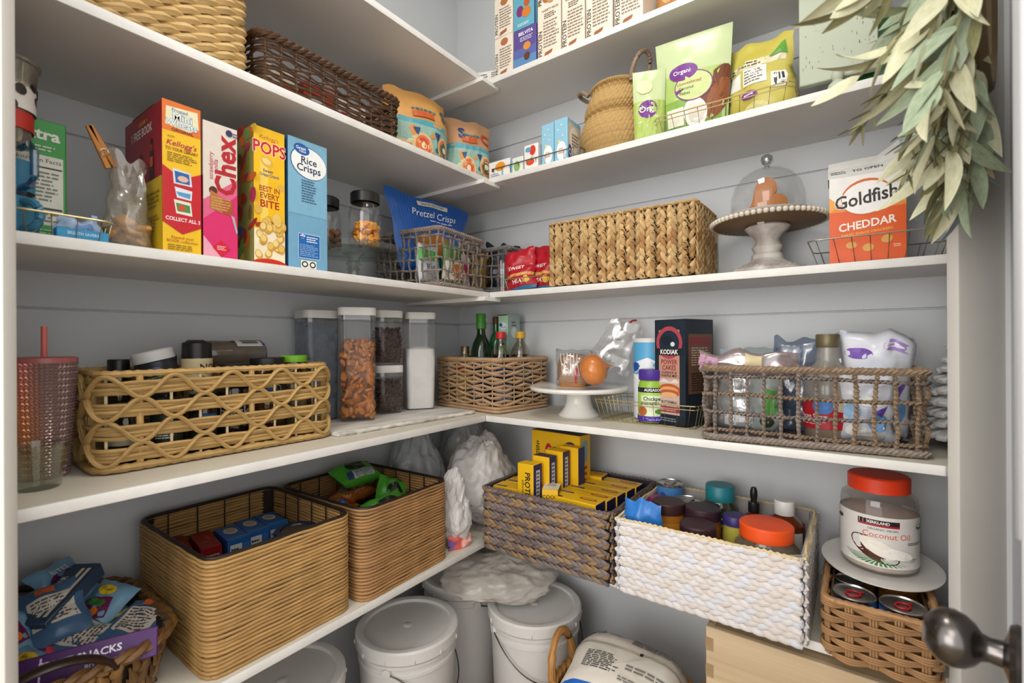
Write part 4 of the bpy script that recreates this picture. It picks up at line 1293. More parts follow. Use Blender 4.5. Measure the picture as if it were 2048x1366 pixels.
for ob in bpy.data.objects:
    if ob.name.startswith('cereal_box') and not ob.parent:
        part('top_flap', xf(box(.05, .12, .0012, .0003), Matrix.Translation((.0, .02, ob.dimensions.z + .006)) @ Matrix.Rotation(.12, 4, 'Y')), MATS['kraft_card'], ob)

# glass cake stand with two jars
o = root('glass_cake_stand', 'clear glass cake stand carrying two black-lidded jars', 'cake stand', (.205, -.665, Z), 0)
part('plate', lathe([(0, .090), (.12, .090), (.135, .100), (.138, .100), (.138, .084), (.132, .084), (.122, .085), (0, .085)], 48), clear('green_glass', '#f0f4f0', gloss=.04, edge=.35), o)
part('pedestal', lathe([(.0, 0), (.055, 0), (.057, .004), (.03, .012), (.016, .02), (.013, .034), (.019, .04), (.013, .046), (.021, .056), (.014, .064), (.018, .076), (.03, .0845), (0, .0845)], 32), clear('thick_glass', '#f0f3f0', gloss=.12, edge=.45), o)
def lid_jar(label, loc, fillm, bitm, nb, sd):
    o = jar('glass_jar', label, 'jar', loc, 0, body=[(0, 0), (.040, 0), (.0435, .006), (.0445, .03), (.0445, .085), (.041, .108), (.035, .118), (.035, .126), (.0325, .126), (.0325, .118), (.039, .106), (.0425, .085), (.0425, .03), (.041, .006), (0, .005)], bodym=GLASS,
            lid=[(0, .1495), (.036, .1495), (.0385, .147), (.0385, .122), (.0365, .122), (.0365, .146), (0, .146)], lidm=BLACKP, group='black-lidded glass jars')
    def pl(rg_):
        a, r = rg_.uniform(0, 6.28), .036 * math.sqrt(rg_.random())
        return Vector((r * math.cos(a), r * math.sin(a), rg_.uniform(.012, .06)))
    b = part('crackers', bits(nb, pl, .0125, sd, 'cracker'), fillm, o); b['kind'] = 'stuff'
    return o
lid_jar('black-lidded glass jar of brown pretzels, partly behind the light blue cereal box', (.145, -.715, Z + .0905), mat('brown_snack', '#8a5426', .7, col2='#a86a33', scale=40), None, 80, 2)
lid_jar('black-lidded glass jar of orange crackers on the glass cake stand', (.268, -.672, Z + .0905), mat('orange_snack', '#dd8a1f', .7, col2='#eba63f', scale=40), None, 80, 4)

# open weave baskets in the corner with snack bags
G1 = grid_basket('grey open weave basket under the blue pretzel bag', (.194, -.3525, Z), 98, .25, .262, .18, F_GREY, None, 'grey open weave baskets', nh=5, sp=.026, r=.0042, seed=2, wob=.005)
G2 = grid_basket('dark grey open weave basket in the corner of the third shelf', (.235, -.098, Z), 0, .31, .165, .158, fibre('fibre_slate', '#4e4a4c', '#8a8581'), None, 'grey open weave baskets', nh=4, sp=.03, r=.0042, seed=3, wob=.004)
pouch('pretzel_bag', 'bright blue pretzel bag standing in the grey open weave basket', 'bag', (.190, -.352, Z + .065), 86, .30, .25, .07, '#2a62b5',
      [('r', .02, 0, .98, .5, '#2f6cc0')] + [('r', .02 + .032 * k, .55, .028 + .032 * k, .95, '#2357a6') for k in range(30)] + [('r', .32, .885, .70, .945, '#ddd9cc'), ('t', 'SNACK FACTORY', .51, .913, .045, '#2c2c33', {'b': .015, 'sx': .95}), ('t', 'Pretzel Crisps', .52, .775, .13, '#eef2f8', {'sh': .25, 'b': .0, 'sx': .95}), ('l', .45, .68, .8, .71, 1, '#c8d8ee'), ('e', .5, .36, .3, .16, '#b5702f')], prof=lambda v: BAGGY(v) * (1 - .7 * v), seed=51, wr=.004, taper=-.42, edge=.008)
pk = [('pouch of orange crackers inside the grey open weave basket', (.27, -.33, Z + .007), 98, '#4f8a3f', [('r', 0, .2, 1, .6, '#e8e2d2'), ('e', .5, .4, .3, .16, '#d0762c')]),
      ('silver and green snack packet inside the grey open weave basket, left side', (.255, -.425, Z + .007), 100, '#b9bcc0', [('r', 0, .6, 1, .85, '#4f9a48'), ('t', 'Ritz', .4, .45, .2, '#2c3f6e')]),
      ('pink and silver snack packet inside the grey open weave basket, right side', (.245, -.26, Z + .007), 98, '#c9b5b2', [('r', 0, .4, 1, .7, '#b53a5a'), ('e', .5, .2, .2, .1, '#e8e8e8')])]
for i, (lb, lc, rz, c, it) in enumerate(pk):
    pouch('snack_packet', lb, 'packet', lc, rz, .1, .135 if i else .15, .05, c, it, 'packets in the grey open weave basket', seed=60 + i, wr=.006)
pouch('snack_packet', 'black crinkled packet on top of the dark grey corner basket', 'packet', (.30, -.085, Z + .007), 20, .12, .185, .06, '#22252b', [('r', .1, .4, .9, .5, '#8d949c'), ('e', .5, .75, .3, .08, '#4a4f58')], 'packets in the corner basket', seed=66, wr=.01, edge=.02)
pouch('snack_packet', 'yellow packet peeking out behind the blue pretzel bag', 'packet', (.17, -.10, Z + .007), 60, .11, .175, .05, '#d9a52a', [('e', .5, .6, .25, .15, '#e9c95a')], 'packets in the corner basket', seed=67, wr=.006)
wire_basket('gold wire basket holding the red snack bags on the third shelf', (.49, -.165, Z), 0, .165, .135, .04, 'wire baskets', fl=.008, rails=False)
for i, (x, y, rz, h, lb) in enumerate(((.455, -.195, 10, .15, 'red snack bag lying towards the small clear cup'), (.513, -.165, -10, .16, 'red snack bag leaning on the big tan basket'), (.485, -.125, 0, .12, 'red snack bag at the back of the third shelf wire basket'))):
    pouch('red_snack_bag', lb, 'bag', (x, y, Z + .0035), rz, .11, h, .04, '#b01d2b', [('r', 0, .3, 1, .36, '#d8a05a'), ('t', 'SWEET', .45, .5, .12, '#f2e6e0', {'b': .02}), ('t', 'HEAT', .5, .18, .12, '#f2e6e0', {'b': .02}), ('e', .75, .2, .1, .08, '#e0b44a'), ('r', 0, 0, 1, .06, '#2f7fae')], 'red snack bags', rx=-14, ry=(i - 1) * 9, seed=70 + i, wr=.008, edge=.012)
jar('clear_cup', 'small clear plastic cup at the inner corner of the third shelf', 'cup', (.392, -.214, Z), 0, body=[(0, 0), (.02, 0), (.0265, .105), (.025, .105), (.0185, .004), (0, .004)], bodym=GLASS)

# ------------------------------------------------------------------ third shelf, back run
braid_basket('water_hyacinth_basket', 'large honey tan plaited basket in the middle of the third shelf', (.806, -.124, Z), 0, .440, .222, .197, (F_TAN, F_TAN2, F_TAN3), BACKING_D, 'v', .0295, 10, seed=3, T=.007, lean=.54)
def dome_stand(loc):
    o = root('domed_cake_stand', 'whitewashed wooden cake stand with beaded rim and glass dome', 'cake stand', loc, -8)
    WW = mat('whitewashed_wood', '#a39a92', .75, col2='#d2cdc6', scale=22, stretch=(1, 1, .35), contrast=1.6)
    part('pedestal', lathe([(0, 0), (.092, 0), (.094, .004), (.09, .01), (.074, .017), (.058, .026), (.044, .033), (.037, .04), (.036, .05), (.030, .056), (.034, .064), (.036, .07), (.030, .078), (.026, .088), (.034, .1), (.047, .112), (.052, .12), (.046, .125), (0, .125)], 40), WW, o)
    pl_ = part('plate', lathe([(0, .125), (.118, .1255), (.127, .129), (.127, .137), (.12, .139), (0, .139)], 56), mat('dark_wood', '#6b5138', .6, col2='#7f6344', scale=14), o)
    bead = mdata('bead', *lathe([(0, -.0068), (.0048, -.0048), (.0068, 0), (.0048, .0048), (0, .0068)], 10)[:2], mat('pale_bead', '#cfc6b6', .7, var=.12, scale=60))
    nb = 62
    for i in range(nb):
        a = 2 * PI * i / nb
        link('bead', bead, pl_, (.1305 * math.cos(a), .1305 * math.sin(a), .134))
    part('inner_plate', lathe([(0, .1392), (.07, .1392), (.098, .150), (.1, .1525), (.096, .1525), (.07, .1425), (0, .1425)], 48), CERAMIC, o)
    gd = part('glass_dome', lathe([(.0835, .153), (.0855, .175), (.084, .2), (.076, .228), (.06, .25), (.036, .265), (.012, .272), (0, .273), (0, .2712), (.036, .263), (.059, .248), (.0745, .227), (.0825, .199), (.084, .175), (.082, .153)], 48), GLASS, o)
    part('dome_knob', lathe([(0, .272), (.007, .273), (.005, .278), (.011, .283), (.0145, .291), (.013, .300), (.007, .306), (0, .307)], 20), clear('knob_glass', '#d9dedd', gloss=.3, edge=.5), gd)
    rel = []
    for i in range(36):
        a = 2 * PI * i / 36
        rel.append(tube([(.083 * math.cos(a) + .0035 * math.cos(b) * -math.sin(a), .083 * math.sin(a) + .0035 * math.cos(b) * math.cos(a), .0135 + .0035 * math.sin(b)) for b in [2 * PI * q / 8 for q in range(8)]], .0009, 4, True))
    part('carved_border', join(*rel), WW, o)
    tg = part('price_tag', box(.016, .001, .014, .0002), pm('#d8d2c6'), o, (.0, -.05, .121), (.9, 0, .1))
    return o
dome_stand((1.172, -.128, Z))
# curved copper mould under the dome
HS = []
for i in range(40):
    a = 2 * PI * i / 40
    HS.append((.016 * 1.9 * math.sin(a) ** 3, .016 * 1.9 * (.8125 * math.cos(a) - .3125 * math.cos(2 * a) - .125 * math.cos(3 * a) - .0625 * math.cos(4 * a))))
V, F = [], []
lv = [(1.0, 0), (1.0, .03), (.94, .045), (.8, .054), (.5, .06), (.0, .061)]
for s_, z_ in lv:
    for x, y in HS:
        V.append((x * s_ * 1.65, z_ - .03, y * s_ * 1.5))
n = len(HS)
for k in range(len(lv) - 1):
    for i in range(n):
        j = (i + 1) % n
        F.append((k * n + i, k * n + j, (k + 1) * n + j, (k + 1) * n + i))
F.append(tuple(range(n))[::-1])
o = part('heart_mould', (V, F), mat('copper', '#664227', .3, 1.0, var=.06), None, (1.172, -.124, Z + .190), (0, math.radians(62), math.radians(8)))
tag(o, 'brown copper heart mould under the glass dome', 'mould')
wire_basket('silver wire basket holding the orange cracker carton', (1.395, -.142, Z), 0, .258, .19, .055, 'wire baskets', fl=.018, rails=False, m=mat('silver_wire', '#a8a294', .35, .9))
gold_F = [('r', 0, 0, 1, .62, '#dd5a1f'), ('r', 0, .6, 1, .68, '#e58a34'), ('r', 0, .68, 1, 1, '#e6e4e0'), ('p', [(0, .6), (0, .78), (.15, .68)], '#e8a23f'), ('p', [(1, .62), (1, .84), (.85, .7)], '#e8a23f'), ('e', .5, .74, .34, .21, '#d2622a', 8), ('e', .5, .735, .33, .185, '#efeeec', 8), ('t', 'Goldfish', .49, .73, .21, '#f2f0ee', {'rot': 8, 'b': .05, 'sh': .12, 'sx': .84}), ('t', 'Goldfish', .49, .73, .21, '#2a2524', {'rot': 8, 'b': .02, 'sh': .12, 'sx': .84}),
          ('t', 'CHEDDAR', .5, .43, .125, '#f4e9dc', {'rot': 6, 'b': .025, 'sh': .08, 'sx': .9}), ('t', 'BAKED SNACK CRACKERS', .5, .335, .04, '#f0c04a', {'rot': 5, 'b': .01}), ('e', .52, .16, .075, .045, '#dba04e', 10), ('e', .76, .24, .075, .045, '#dba04e', 20), ('e', .3, .2, .075, .04, '#dba04e'), ('l', .84, .14, .95, .18, 2, '#f2c8a8')]
o = carton('cracker_carton', 'white and orange cheddar cracker carton with a torn gable top', 'carton', (1.372, -.165, Z + .0035), 2, (.134, .075, .19), '#d8d6d2', {'F': gold_F})
gab = [(-.069, -.0375, .19), (.069, -.0375, .19), (.069, .0375, .19), (-.069, .0375, .19), (-.069, -.008, .218), (.02, -.008, .219), (.069, -.012, .228), (.069, .012, .228), (.02, .008, .219), (-.069, .008, .218), (-.068, 0, .236), (.022, 0, .238), (.058, -.006, .262), (.069, .004, .24)]
part('gable_top', ([Vector(p) for p in gab], [(0, 1, 6, 5, 4), (2, 3, 9, 8, 7), (4, 5, 11, 10), (9, 10, 11, 8), (5, 6, 12, 11), (8, 11, 13, 7), (3, 0, 4, 10, 9), (1, 2, 7, 13, 12, 6), (11, 12, 13)]), mat('card_white', '#d8d7d4', .5), o, smooth=False)
f_ = lambda u, v, k: Vector((-.069 + u * .1, -.0375 + v * .0295 - .0006, .19 + v * .028 + .0006))
decal(o, [('t', 'TO OPEN', .72, .6, .32, '#1d1d1d', {'b': .01, 'rot': 5}), ('l', .05, .4, .34, .75, 2, '#77736e')], f_, .1, .04)
# ------------------------------------------------------------------ fourth shelf, left run
Z = ZS[4]
# studded tumbler
o = root('studded_tumbler', 'pink and orange studded tumbler with a straw at the left end of the fourth shelf', 'tumbler', (.205, -1.300, Z), 40)
IRI = mat('iridescent', '#c98f86', .22, col2='#d9a07e', scale=9, coat=.5)
V, F, U = [], [], []
nt, nr = 44, 36
def tr_(t): return .034 + .0125 * t
for j in range(nr):
    for i in range(nt):
        b = len(V)
        for du, dv in ((0, 0), (1, 0), (1, 1), (0, 1)):
            a = 2 * PI * (i + du + .5 * ((j + dv) % 2)) / nt
            r = tr_((j + dv) / nr)
            V.append((r * math.sin(a), -r * math.cos(a), .004 + .196 * (j + dv) / nr))
        a = 2 * PI * (i + .5 + .25) / nt
        r = tr_((j + .5) / nr) + .0022
        V.append((r * math.sin(a), -r * math.cos(a), .004 + .196 * (j + .5) / nr))
        F += [(b, b + 1, b + 4), (b + 1, b + 2, b + 4), (b + 2, b + 3, b + 4), (b + 3, b, b + 4)]
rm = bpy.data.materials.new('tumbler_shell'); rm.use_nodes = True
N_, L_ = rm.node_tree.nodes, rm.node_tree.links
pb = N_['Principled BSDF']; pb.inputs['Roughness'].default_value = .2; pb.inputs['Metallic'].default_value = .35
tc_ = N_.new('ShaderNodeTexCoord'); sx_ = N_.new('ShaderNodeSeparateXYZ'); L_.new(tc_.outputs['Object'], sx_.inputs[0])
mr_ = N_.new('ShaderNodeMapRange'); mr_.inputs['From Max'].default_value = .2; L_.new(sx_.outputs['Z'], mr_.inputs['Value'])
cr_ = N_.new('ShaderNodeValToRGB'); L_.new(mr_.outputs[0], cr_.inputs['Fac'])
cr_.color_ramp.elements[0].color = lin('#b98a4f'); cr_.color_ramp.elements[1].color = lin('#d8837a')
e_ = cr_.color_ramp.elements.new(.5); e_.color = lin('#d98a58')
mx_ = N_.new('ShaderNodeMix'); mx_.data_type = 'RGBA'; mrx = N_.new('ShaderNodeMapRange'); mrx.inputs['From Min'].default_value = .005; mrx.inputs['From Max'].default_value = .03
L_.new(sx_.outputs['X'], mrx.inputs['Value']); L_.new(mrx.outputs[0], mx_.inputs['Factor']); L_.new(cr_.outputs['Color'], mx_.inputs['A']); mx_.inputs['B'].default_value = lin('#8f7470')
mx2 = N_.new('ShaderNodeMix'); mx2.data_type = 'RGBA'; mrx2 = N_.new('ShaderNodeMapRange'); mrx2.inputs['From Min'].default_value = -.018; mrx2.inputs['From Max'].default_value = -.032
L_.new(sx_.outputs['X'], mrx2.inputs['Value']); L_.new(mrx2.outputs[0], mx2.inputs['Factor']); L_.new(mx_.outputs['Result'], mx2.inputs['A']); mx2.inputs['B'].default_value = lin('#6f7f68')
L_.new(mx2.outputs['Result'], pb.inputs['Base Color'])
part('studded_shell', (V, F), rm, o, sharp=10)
part('base', lathe([(0, 0), (.034, 0), (.035, .005), (0, .005)], 32), mat('mauve_plastic', '#8a6a66', .3), o)
part('lid', lathe([(0, .209), (.044, .209), (.0475, .207), (.0475, .199), (.045, .198), (0, .198)], 36), mat('pink_lid', '#a8615f', .3), o)
part('straw', tube([(.004, 0, .06), (.004, 0, .262)], .0042, 10), pm('#d87068'), o)
jar('glass_tumbler', 'short clear glass in front of the studded tumbler', 'glass', (.290, -1.318, Z), 0, body=[(0, 0), (.024, 0), (.0265, .003), (.0365, .072), (.0345, .072), (.025, .009), (0, .008)], bodym=clear('glass_cup', '#f2f4ee', gloss=.05, edge=.5))

wave_basket('golden wave weave basket full of spice jars', (.178, -1.02, Z), 88, .435, .232, .18, F_GOLD)
Zb = Z + .0085
SPG = clear('spice_glass', '#e9e2d6', gloss=.05)
def spice(label, x, y, r, h, capm, fillc, lab=None, rz=60, band=None, cap=.02, lieflat=False, z=None, rx=0, ry=0, fillh=.75):
    hb = h - cap
    fm = mat('spice_' + fillc.lstrip('#'), fillc, .8, var=.5, scale=160, bump=.4)
    return jar('spice_jar', label, 'jar', (x, y, Zb if z is None else z), rz, body=[(0, 0), (r * .94, 0), (r, .004), (r, hb - .012), (r * .88, hb - .002), (r * .88, hb + .002), (r * .84, hb + .002), (r * .84, hb - .003), (r * .95, hb - .013), (r * .95, .004), (0, .003)], bodym=SPG,
        lid=[(0, h), (r * .9, h), (r * .96, h - .002), (r * .96, hb), (r * .9, hb), (r * .9, h - .004), (0, h - .004)], lidm=capm, fill=([(0, .004), (r * .93, .005), (r * .93, hb * fillh), (0, hb * fillh)], fm), labels=[(r * 1.004,) + lab] if lab else (), group='spice jars in the wave weave basket', rx=rx, ry=ry, n=26)
LB = lambda c, t, c2='#e9e6dc': [('r', 0, 0, 1, 1, c), ('t', t, .5, .6, .32, c2, {'b': .01}), ('l', .25, .15, .75, .4, 3, c2)]
spice('tall spice jar with black cap and cream label reading NO in the wave weave basket', .185, -1.052, .029, .225, BLACKP, '#c9b69a', (.125, .19, 220, 0, [('r', 0, 0, 1, 1, '#d6c39a'), ('r', 0, 0, 1, .4, '#ece6d8'), ('t', 'NO', .72, .7, .32, '#2c2520', {'b': .01}), ('e', .62, .28, .06, .16, '#a9752f')]), 62, cap=.033)
spice('short black-capped spice jar behind the tipped white-lidded tub', .12, -1.09, .022, .198, BLACKP, '#5a4a38', None, 60, cap=.03)
spice('black-capped spice jar at the left back of the wave weave basket', .095, -1.165, .02, .19, BLACKP, '#4a3f30', None, 60, cap=.03)
spice('wide black-capped pepper jar reading black in the wave weave basket', .235, -.999, .036, .178, BLACKP, '#3c3128', (.05, .1, 120, 0, [('t', 'black', .5, .5, .6, '#ddd9d0', {'b': .01})]), 70)
spice('wide black-capped jar with a blue and gold label beside the green-capped jar', .232, -.922, .0385, .189, BLACKP, '#8a5a35', (.09, .14, 130, 0, [('r', 0, 0, 1, 1, '#22262b'), ('e', .5, .55, .3, .3, '#caa24a'), ('e', .5, .4, .26, .22, '#2c5a8f'), ('l', .2, .05, .8, .2, 1, '#e6e2d8')]), 70, cap=.017)
spice('green-capped seasoning jar with white salt at the right end of the wave weave basket', .213, -.848, .033, .192, pm('#7cc02f'), '#b9b6ac', None, 70, cap=.016, fillh=.85)
spice('small dark jar with a blue label at the left front of the wave weave basket', .252, -1.066, .026, .12, BLACKP, '#3f3a2c', (.03, .08, 140, 0, [('r', 0, 0, 1, 1, '#23301f'), ('r', .4, .4, .95, .95, '#2f62b0'), ('t', 'Pride', .68, .66, .3, '#dbe6f5')]), 65)
spice('dark spice jar with a pale label near the left corner of the basket', .235, -1.192, .026, .11, BLACKP, '#4a4230', (.03, .075, 150, 0, [('r', 0, .1, .9, .9, '#cfc8b0'), ('l', .1, .3, .8, .7, 3, '#5a5344')]), 65)
spice('brown spice jar between the tall cream-labelled jar and the pepper jar', .247, -1.128, .028, .115, BLACKP, '#5d4a2c', (.03, .085, 140, 0, LB('#26301f', 'basil')), 65)
spice('brown spice jar low beside the pepper jar in the wave weave basket', .15, -.94, .027, .12, BLACKP, '#6b4a2e', None, 65)
# tipped tub with a white lid
jar('seasoning_tub', 'tipped dark seasoning tub with a white lid resting on the spice jars', 'jar', (.165, -1.105, Z + .125), 70, body=[(0, 0), (.035, 0), (.036, .004), (.036, .07), (.03, .076), (0, .076)], bodym=mat('tub_dark', '#2d3038', .3),
    lid=[(0, .094), (.034, .094), (.0375, .091), (.0375, .072), (0, .072)], lidm=WPLAST, labels=[(.0362, .02, .062, 160, 0, [('e', .5, .75, .1, .2, '#5a6aa8'), ('t', 'kroger', .5, .72, .18, '#e6e6ee'), ('l', .3, .3, .7, .5, 2, '#7f9f6a')])], rx=0, ry=-14, group='spice jars in the wave weave basket')
# shaker lying on its side
jar('seasoning_shaker', 'large clear seasoning shaker lying on its side across the spice jars', 'jar', (.085, -1.035, Z + .204), 90, body=[(0, .03), (.031, .03), (.0335, .036), (.0335, .165), (.03, .172), (0, .172)], bodym=clear('shaker_plastic', '#cfcac4', gloss=.06, milk=.25, milkcol='#b8b2aa'),
    lid=[(0, 0), (.033, 0), (.036, .003), (.036, .033), (0, .033)], lidm=BLACKP, fill=([(0, .04), (.03, .04), (.03, .12), (0, .12)], mat('spice_beige', '#a3907c', .8)),
    labels=[(.0338, .1, .165, 110, -90, [('r', 0, 0, 1, 1, '#dcdad6'), ('l', .08, .1, .5, .9, 12, '#5a5854'), ('r', .6, .2, .66, .8, '#222222'), ('r', .7, .2, .74, .8, '#222222'), ('r', .8, .2, .86, .8, '#222222'), ('r', 0, .94, 1, 1, '#3a4f9a')])], ry=90, group='spice jars in the wave weave basket')

# whitewashed tray board and canisters
bd = part('serving_board', box(.485, .225, .011, .004, 0, 2), mat('whitewash_board', '#b9b2a8', .8, col2='#e0ddd8', scale=26, stretch=(.3, 1.6, 1), contrast=1.6, bump=.6), None, (.228, -.552, Z), (0, 0, math.radians(86)))
tag(bd, 'rough whitewashed wooden board under the clear canisters', 'board')
rgx = jitter(9)
rp_ = []
for i in range(60):
    rp_.append((-.2375 + .475 * i / 59, -.1125 + .002 * math.sin(i * 1.3), .006 + rgx.uniform(-.0012, .0012)))
part('bark_edge', tube(rp_, .0058, 7, rf=lambda s: 1 + .3 * noise.noise(Vector((s * 60, 0, 0)))), MATS['whitewash_board'], bd)
def rloft(rows, n=40):
    V, F = [], []
    for (w_, d_, rad, z) in rows:
        f, L__ = rr(w_, d_, rad)
        for i in range(n):
            x, y, _, _ = f(L__ * i / n)
            V.append((x, y, z))
    for k in range(len(rows) - 1):
        for i in range(n):
            j = (i + 1) % n
            F.append((k * n + i, k * n + j, (k + 1) * n + j, (k + 1) * n + i))
    F.append(tuple(range(n - 1, -1, -1)))
    F.append(tuple((len(rows) - 1) * n + i for i in range(n)))
    return V, F
def canister(label, x, y, z, rz, w_, h, fill, m_fill, d_=None, film=None):
    d_ = d_ or w_
    o = root('canister', label, 'canister', (x, y, z), rz, 'clear canisters')
    part('body', rloft([(w_ * .86, d_ * .86, .014, 0), (w_ * .9, d_ * .9, .016, .003), (w_ * .94, d_ * .94, .018, h * .5), (w_ * .96, d_ * .96, .018, h - .03)]), film or GLASST, o)
    part('collar', rloft([(w_ * .97, d_ * .97, .018, h - .034), (w_ * .97, d_ * .97, .018, h - .022)]), clear('collar_plastic', '#d7d9dc', gloss=.12, milk=.2), o)
    ld = part('lid', rloft([(w_ * .985, d_ * .985, .02, h - .022), (w_, d_, .02, h - .018), (w_, d_, .02, h - .003), (w_ * .97, d_ * .97, .02, h)]), WPLAST, o)
    part('lid_button', lathe([(0, h + .0012), (.018, h + .0012), (.02, h - .001), (0, h - .001)], 24), WPLAST, ld)
    if callable(fill):
        fill(o)
    return o
def surf_place(w_, d_, z0, z1, inset):
    def pl(rg_):
        a, b = w_ / 2 - inset, d_ / 2 - inset
        q = rg_.random()
        if q < .32: p = (rg_.uniform(-a, a), -b)
        elif q < .58: p = (a, rg_.uniform(-b, b))
        elif q < .84: p = (-a, rg_.uniform(-b, b))
        else: return Vector((rg_.uniform(-a, a), rg_.uniform(-b, b), z1 + rg_.uniform(-.004, .008)))
        return Vector((p[0], p[1], rg_.uniform(z0, z1)))
    return pl
NUT = mat('nugget', '#8f4f1d', .35, col2='#bf7a36', scale=45)
CHOC = mat('chocolate', '#2e1a14', .35, col2='#4a2c22', scale=60)
FLOUR = mat('flour', '#dedcd9', .9, var=.03, scale=30)
def fill_nug(o):
    part('filling', box(.07, .07, .2, .01, .006), mat('nugget_dark', '#6e3c17', .6), o)
    b = part('nuggets', bits(260, surf_place(.098, .098, .014, .215, .013), .0135, 7, 'nugget'), NUT, o); b['kind'] = 'stuff'
def fill_choc(h):
    def f(o):
        part('filling', box(.066, .066, h * .62, .012, .006), CHOC, o)
        b = part('chips', bits(480, surf_place(.084, .084, .008, h * .64, .007), .0072, 17, 'chip'), CHOC, o); b['kind'] = 'stuff'
    return f
def fill_flour(o):
    part('flour', rloft([(.0865, .0865, .014, .004), (.093, .093, .016, .1), (.095, .095, .016, .17), (.093, .08, .015, .198), (.05, .05, .012, .206)]), FLOUR, o)
def fill_cloud(o):
    part('sugar', rloft([(.088, .088, .014, .004), (.092, .092, .015, .06), (.06, .06, .014, .07)]), mat('sugar', '#a9adb3', .8), o)
zc = Z + .0112
canister('tall clear canister of brown pretzel nuggets', .195, -.645, zc, 52, .103, .318, fill_nug, None)
canister('clear canister of chocolate chips stacked on its twin', .152, -.505, zc + .151, 66, .088, .168, fill_choc(.168), None)
canister('short clear canister of chocolate chips at the bottom of its stack', .152, -.505, zc, 66, .088, .149, fill_choc(.149), None)
canister('tall clear canister of white flour beside the chocolate chips', .165, -.382, zc, 58, .102, .318, fill_flour, None, film=clear('floury_plastic', gloss=.03, milk=.12))
canister('tall cloudy canister behind the pretzel nugget canister', .085, -.705, zc, 80, .102, .312, fill_cloud, None, film=clear('cloudy_plastic', '#dfe3ea', gloss=.03, milk=.42, milkcol='#a9b0bb'))

# ------------------------------------------------------------------ fourth shelf, corner basket with bottles
zig_basket('tan zigzag weave basket of oil and syrup bottles in the corner', (.292, -.147, Z), -9, .315, .245, .178, F_BRAID)
zb = Z + .0085
DKG = mat('dark_green_glass', '#10260f', .08, coat=.6)
jar('oil_bottle', 'dark green oil bottle with a bright green cap in the corner basket', 'bottle', (.236, -.14, zb), 20, body=[(0, 0), (.036, 0), (.038, .004), (.038, .185), (.032, .215), (.018, .245), (.015, .255), (.015, .285), (0, .285)], bodym=DKG,
    lid=[(0, .327), (.017, .327), (.0185, .324), (.0185, .31), (.017, .309), (.017, .298), (.0185, .297), (.0185, .272), (.0155, .27), (0, .27)], lidm=pm('#3f8a2c'), labels=[(.0384, .06, .17, 200, 20, [('r', 0, 0, 1, 1, '#2c4a6e'), ('t', 'OLIVE', .5, .6, .2, '#e6dcae', {'b': .01})])], group='bottles in the corner basket')
jar('oil_bottle', 'slim green wine bottle with a brown cork behind the oil bottle', 'bottle', (.252, -.07, zb), 20, body=[(0, 0), (.03, 0), (.032, .004), (.032, .2), (.022, .24), (.013, .262), (.013, .29), (0, .29)], bodym=mat('mid_green_glass', '#1d5a34', .08, coat=.6),
    lid=[(0, .318), (.0115, .318), (.0125, .314), (.0125, .286), (0, .286)], lidm=mat('cork_brown', '#5a2f1c', .5), group='bottles in the corner basket')
carton('broth_carton', 'mint green broth carton standing in the corner basket', 'carton', (.318, -.077, zb), -9, (.05, .062, .322), '#a9d3b3', {'F': [('e', .5, .87, .38, .045, '#e2eef0'), ('e', .28, .885, .17, .02, '#2f5fa8'), ('t', 'Broth', .58, .86, .035, '#4a6a8a'), ('r', .2, .66, .8, .77, '#3f74c4'), ('l', .28, .68, .72, .75, 3, '#cfe0f5'), ('r', 0, .99, 1, 1, '#23392b')], 'R': [('r', 0, 0, 1, 1, '#93a6a0'), ('e', .5, .8, .25, .06, '#c3cfcc'), ('l', .3, .86, .7, .93, 2, '#4a5550')]})
def pet(label, x, y, capc, liq, rz=10, s=1.0):
    jar('syrup_bottle', label, 'bottle', (x, y, zb), rz, body=[(0, 0), (.034 * s, 0), (.037 * s, .005), (.037 * s, .16), (.034 * s, .19), (.022 * s, .215), (.0145, .226), (.0145, .24), (.013, .24), (.013, .226), (.02 * s, .213), (.032 * s, .188), (.0352 * s, .16), (.0352 * s, .006), (0, .004)], bodym=clear('pet_bottle', '#f4f1ea', gloss=.06, edge=.45),
        lid=[(0, .258), (.016, .258), (.0175, .255), (.0175, .236), (.0155, .234), (0, .234)], lidm=pm(capc), fill=([(0, .006), (.0345 * s, .007), (.0345 * s, .16), (.033 * s, .18), (0, .18)], liq), labels=[(.0374 * s, .07, .14, 220, 10, [('r', 0, 0, 1, 1, '#35506e'), ('l', .2, .2, .8, .8, 4, '#d8d3c0')])], group='bottles in the corner basket')
pet('clear bottle of dark sauce with a red cap in the corner basket', .335, -.15, '#c9252c', mat('dark_sauce', '#20120e', .1))
pet('clear bottle of dark syrup with a yellow cap in the corner basket', .411, -.138, '#c79a2b', mat('brown_syrup', '#2a1a10', .1))
jar('spice_bottle', 'small bottle with a brass and white cap at the left of the corner basket', 'bottle', (.178, -.165, zb), 0, body=[(0, 0), (.02, 0), (.02, .16), (.016, .18), (0, .18)], bodym=mat('herb_glass', '#5a5c3c', .15), lid=[(0, .208), (.015, .208), (.0165, .206), (.0165, .19), (.017, .189), (.017, .18), (0, .18)], lidm=mat('brass_cap', '#8a7a60', .3, .8), group='bottles in the corner basket')
carton('drink_mix_box', 'small crimson packet beside the dark green oil bottle', 'packet', (.19, -.09, zb), 10, (.03, .03, .222), '#8f1f3a', {'F': [('l', .2, .8, .8, .9, 2, '#e6b8c4')]})
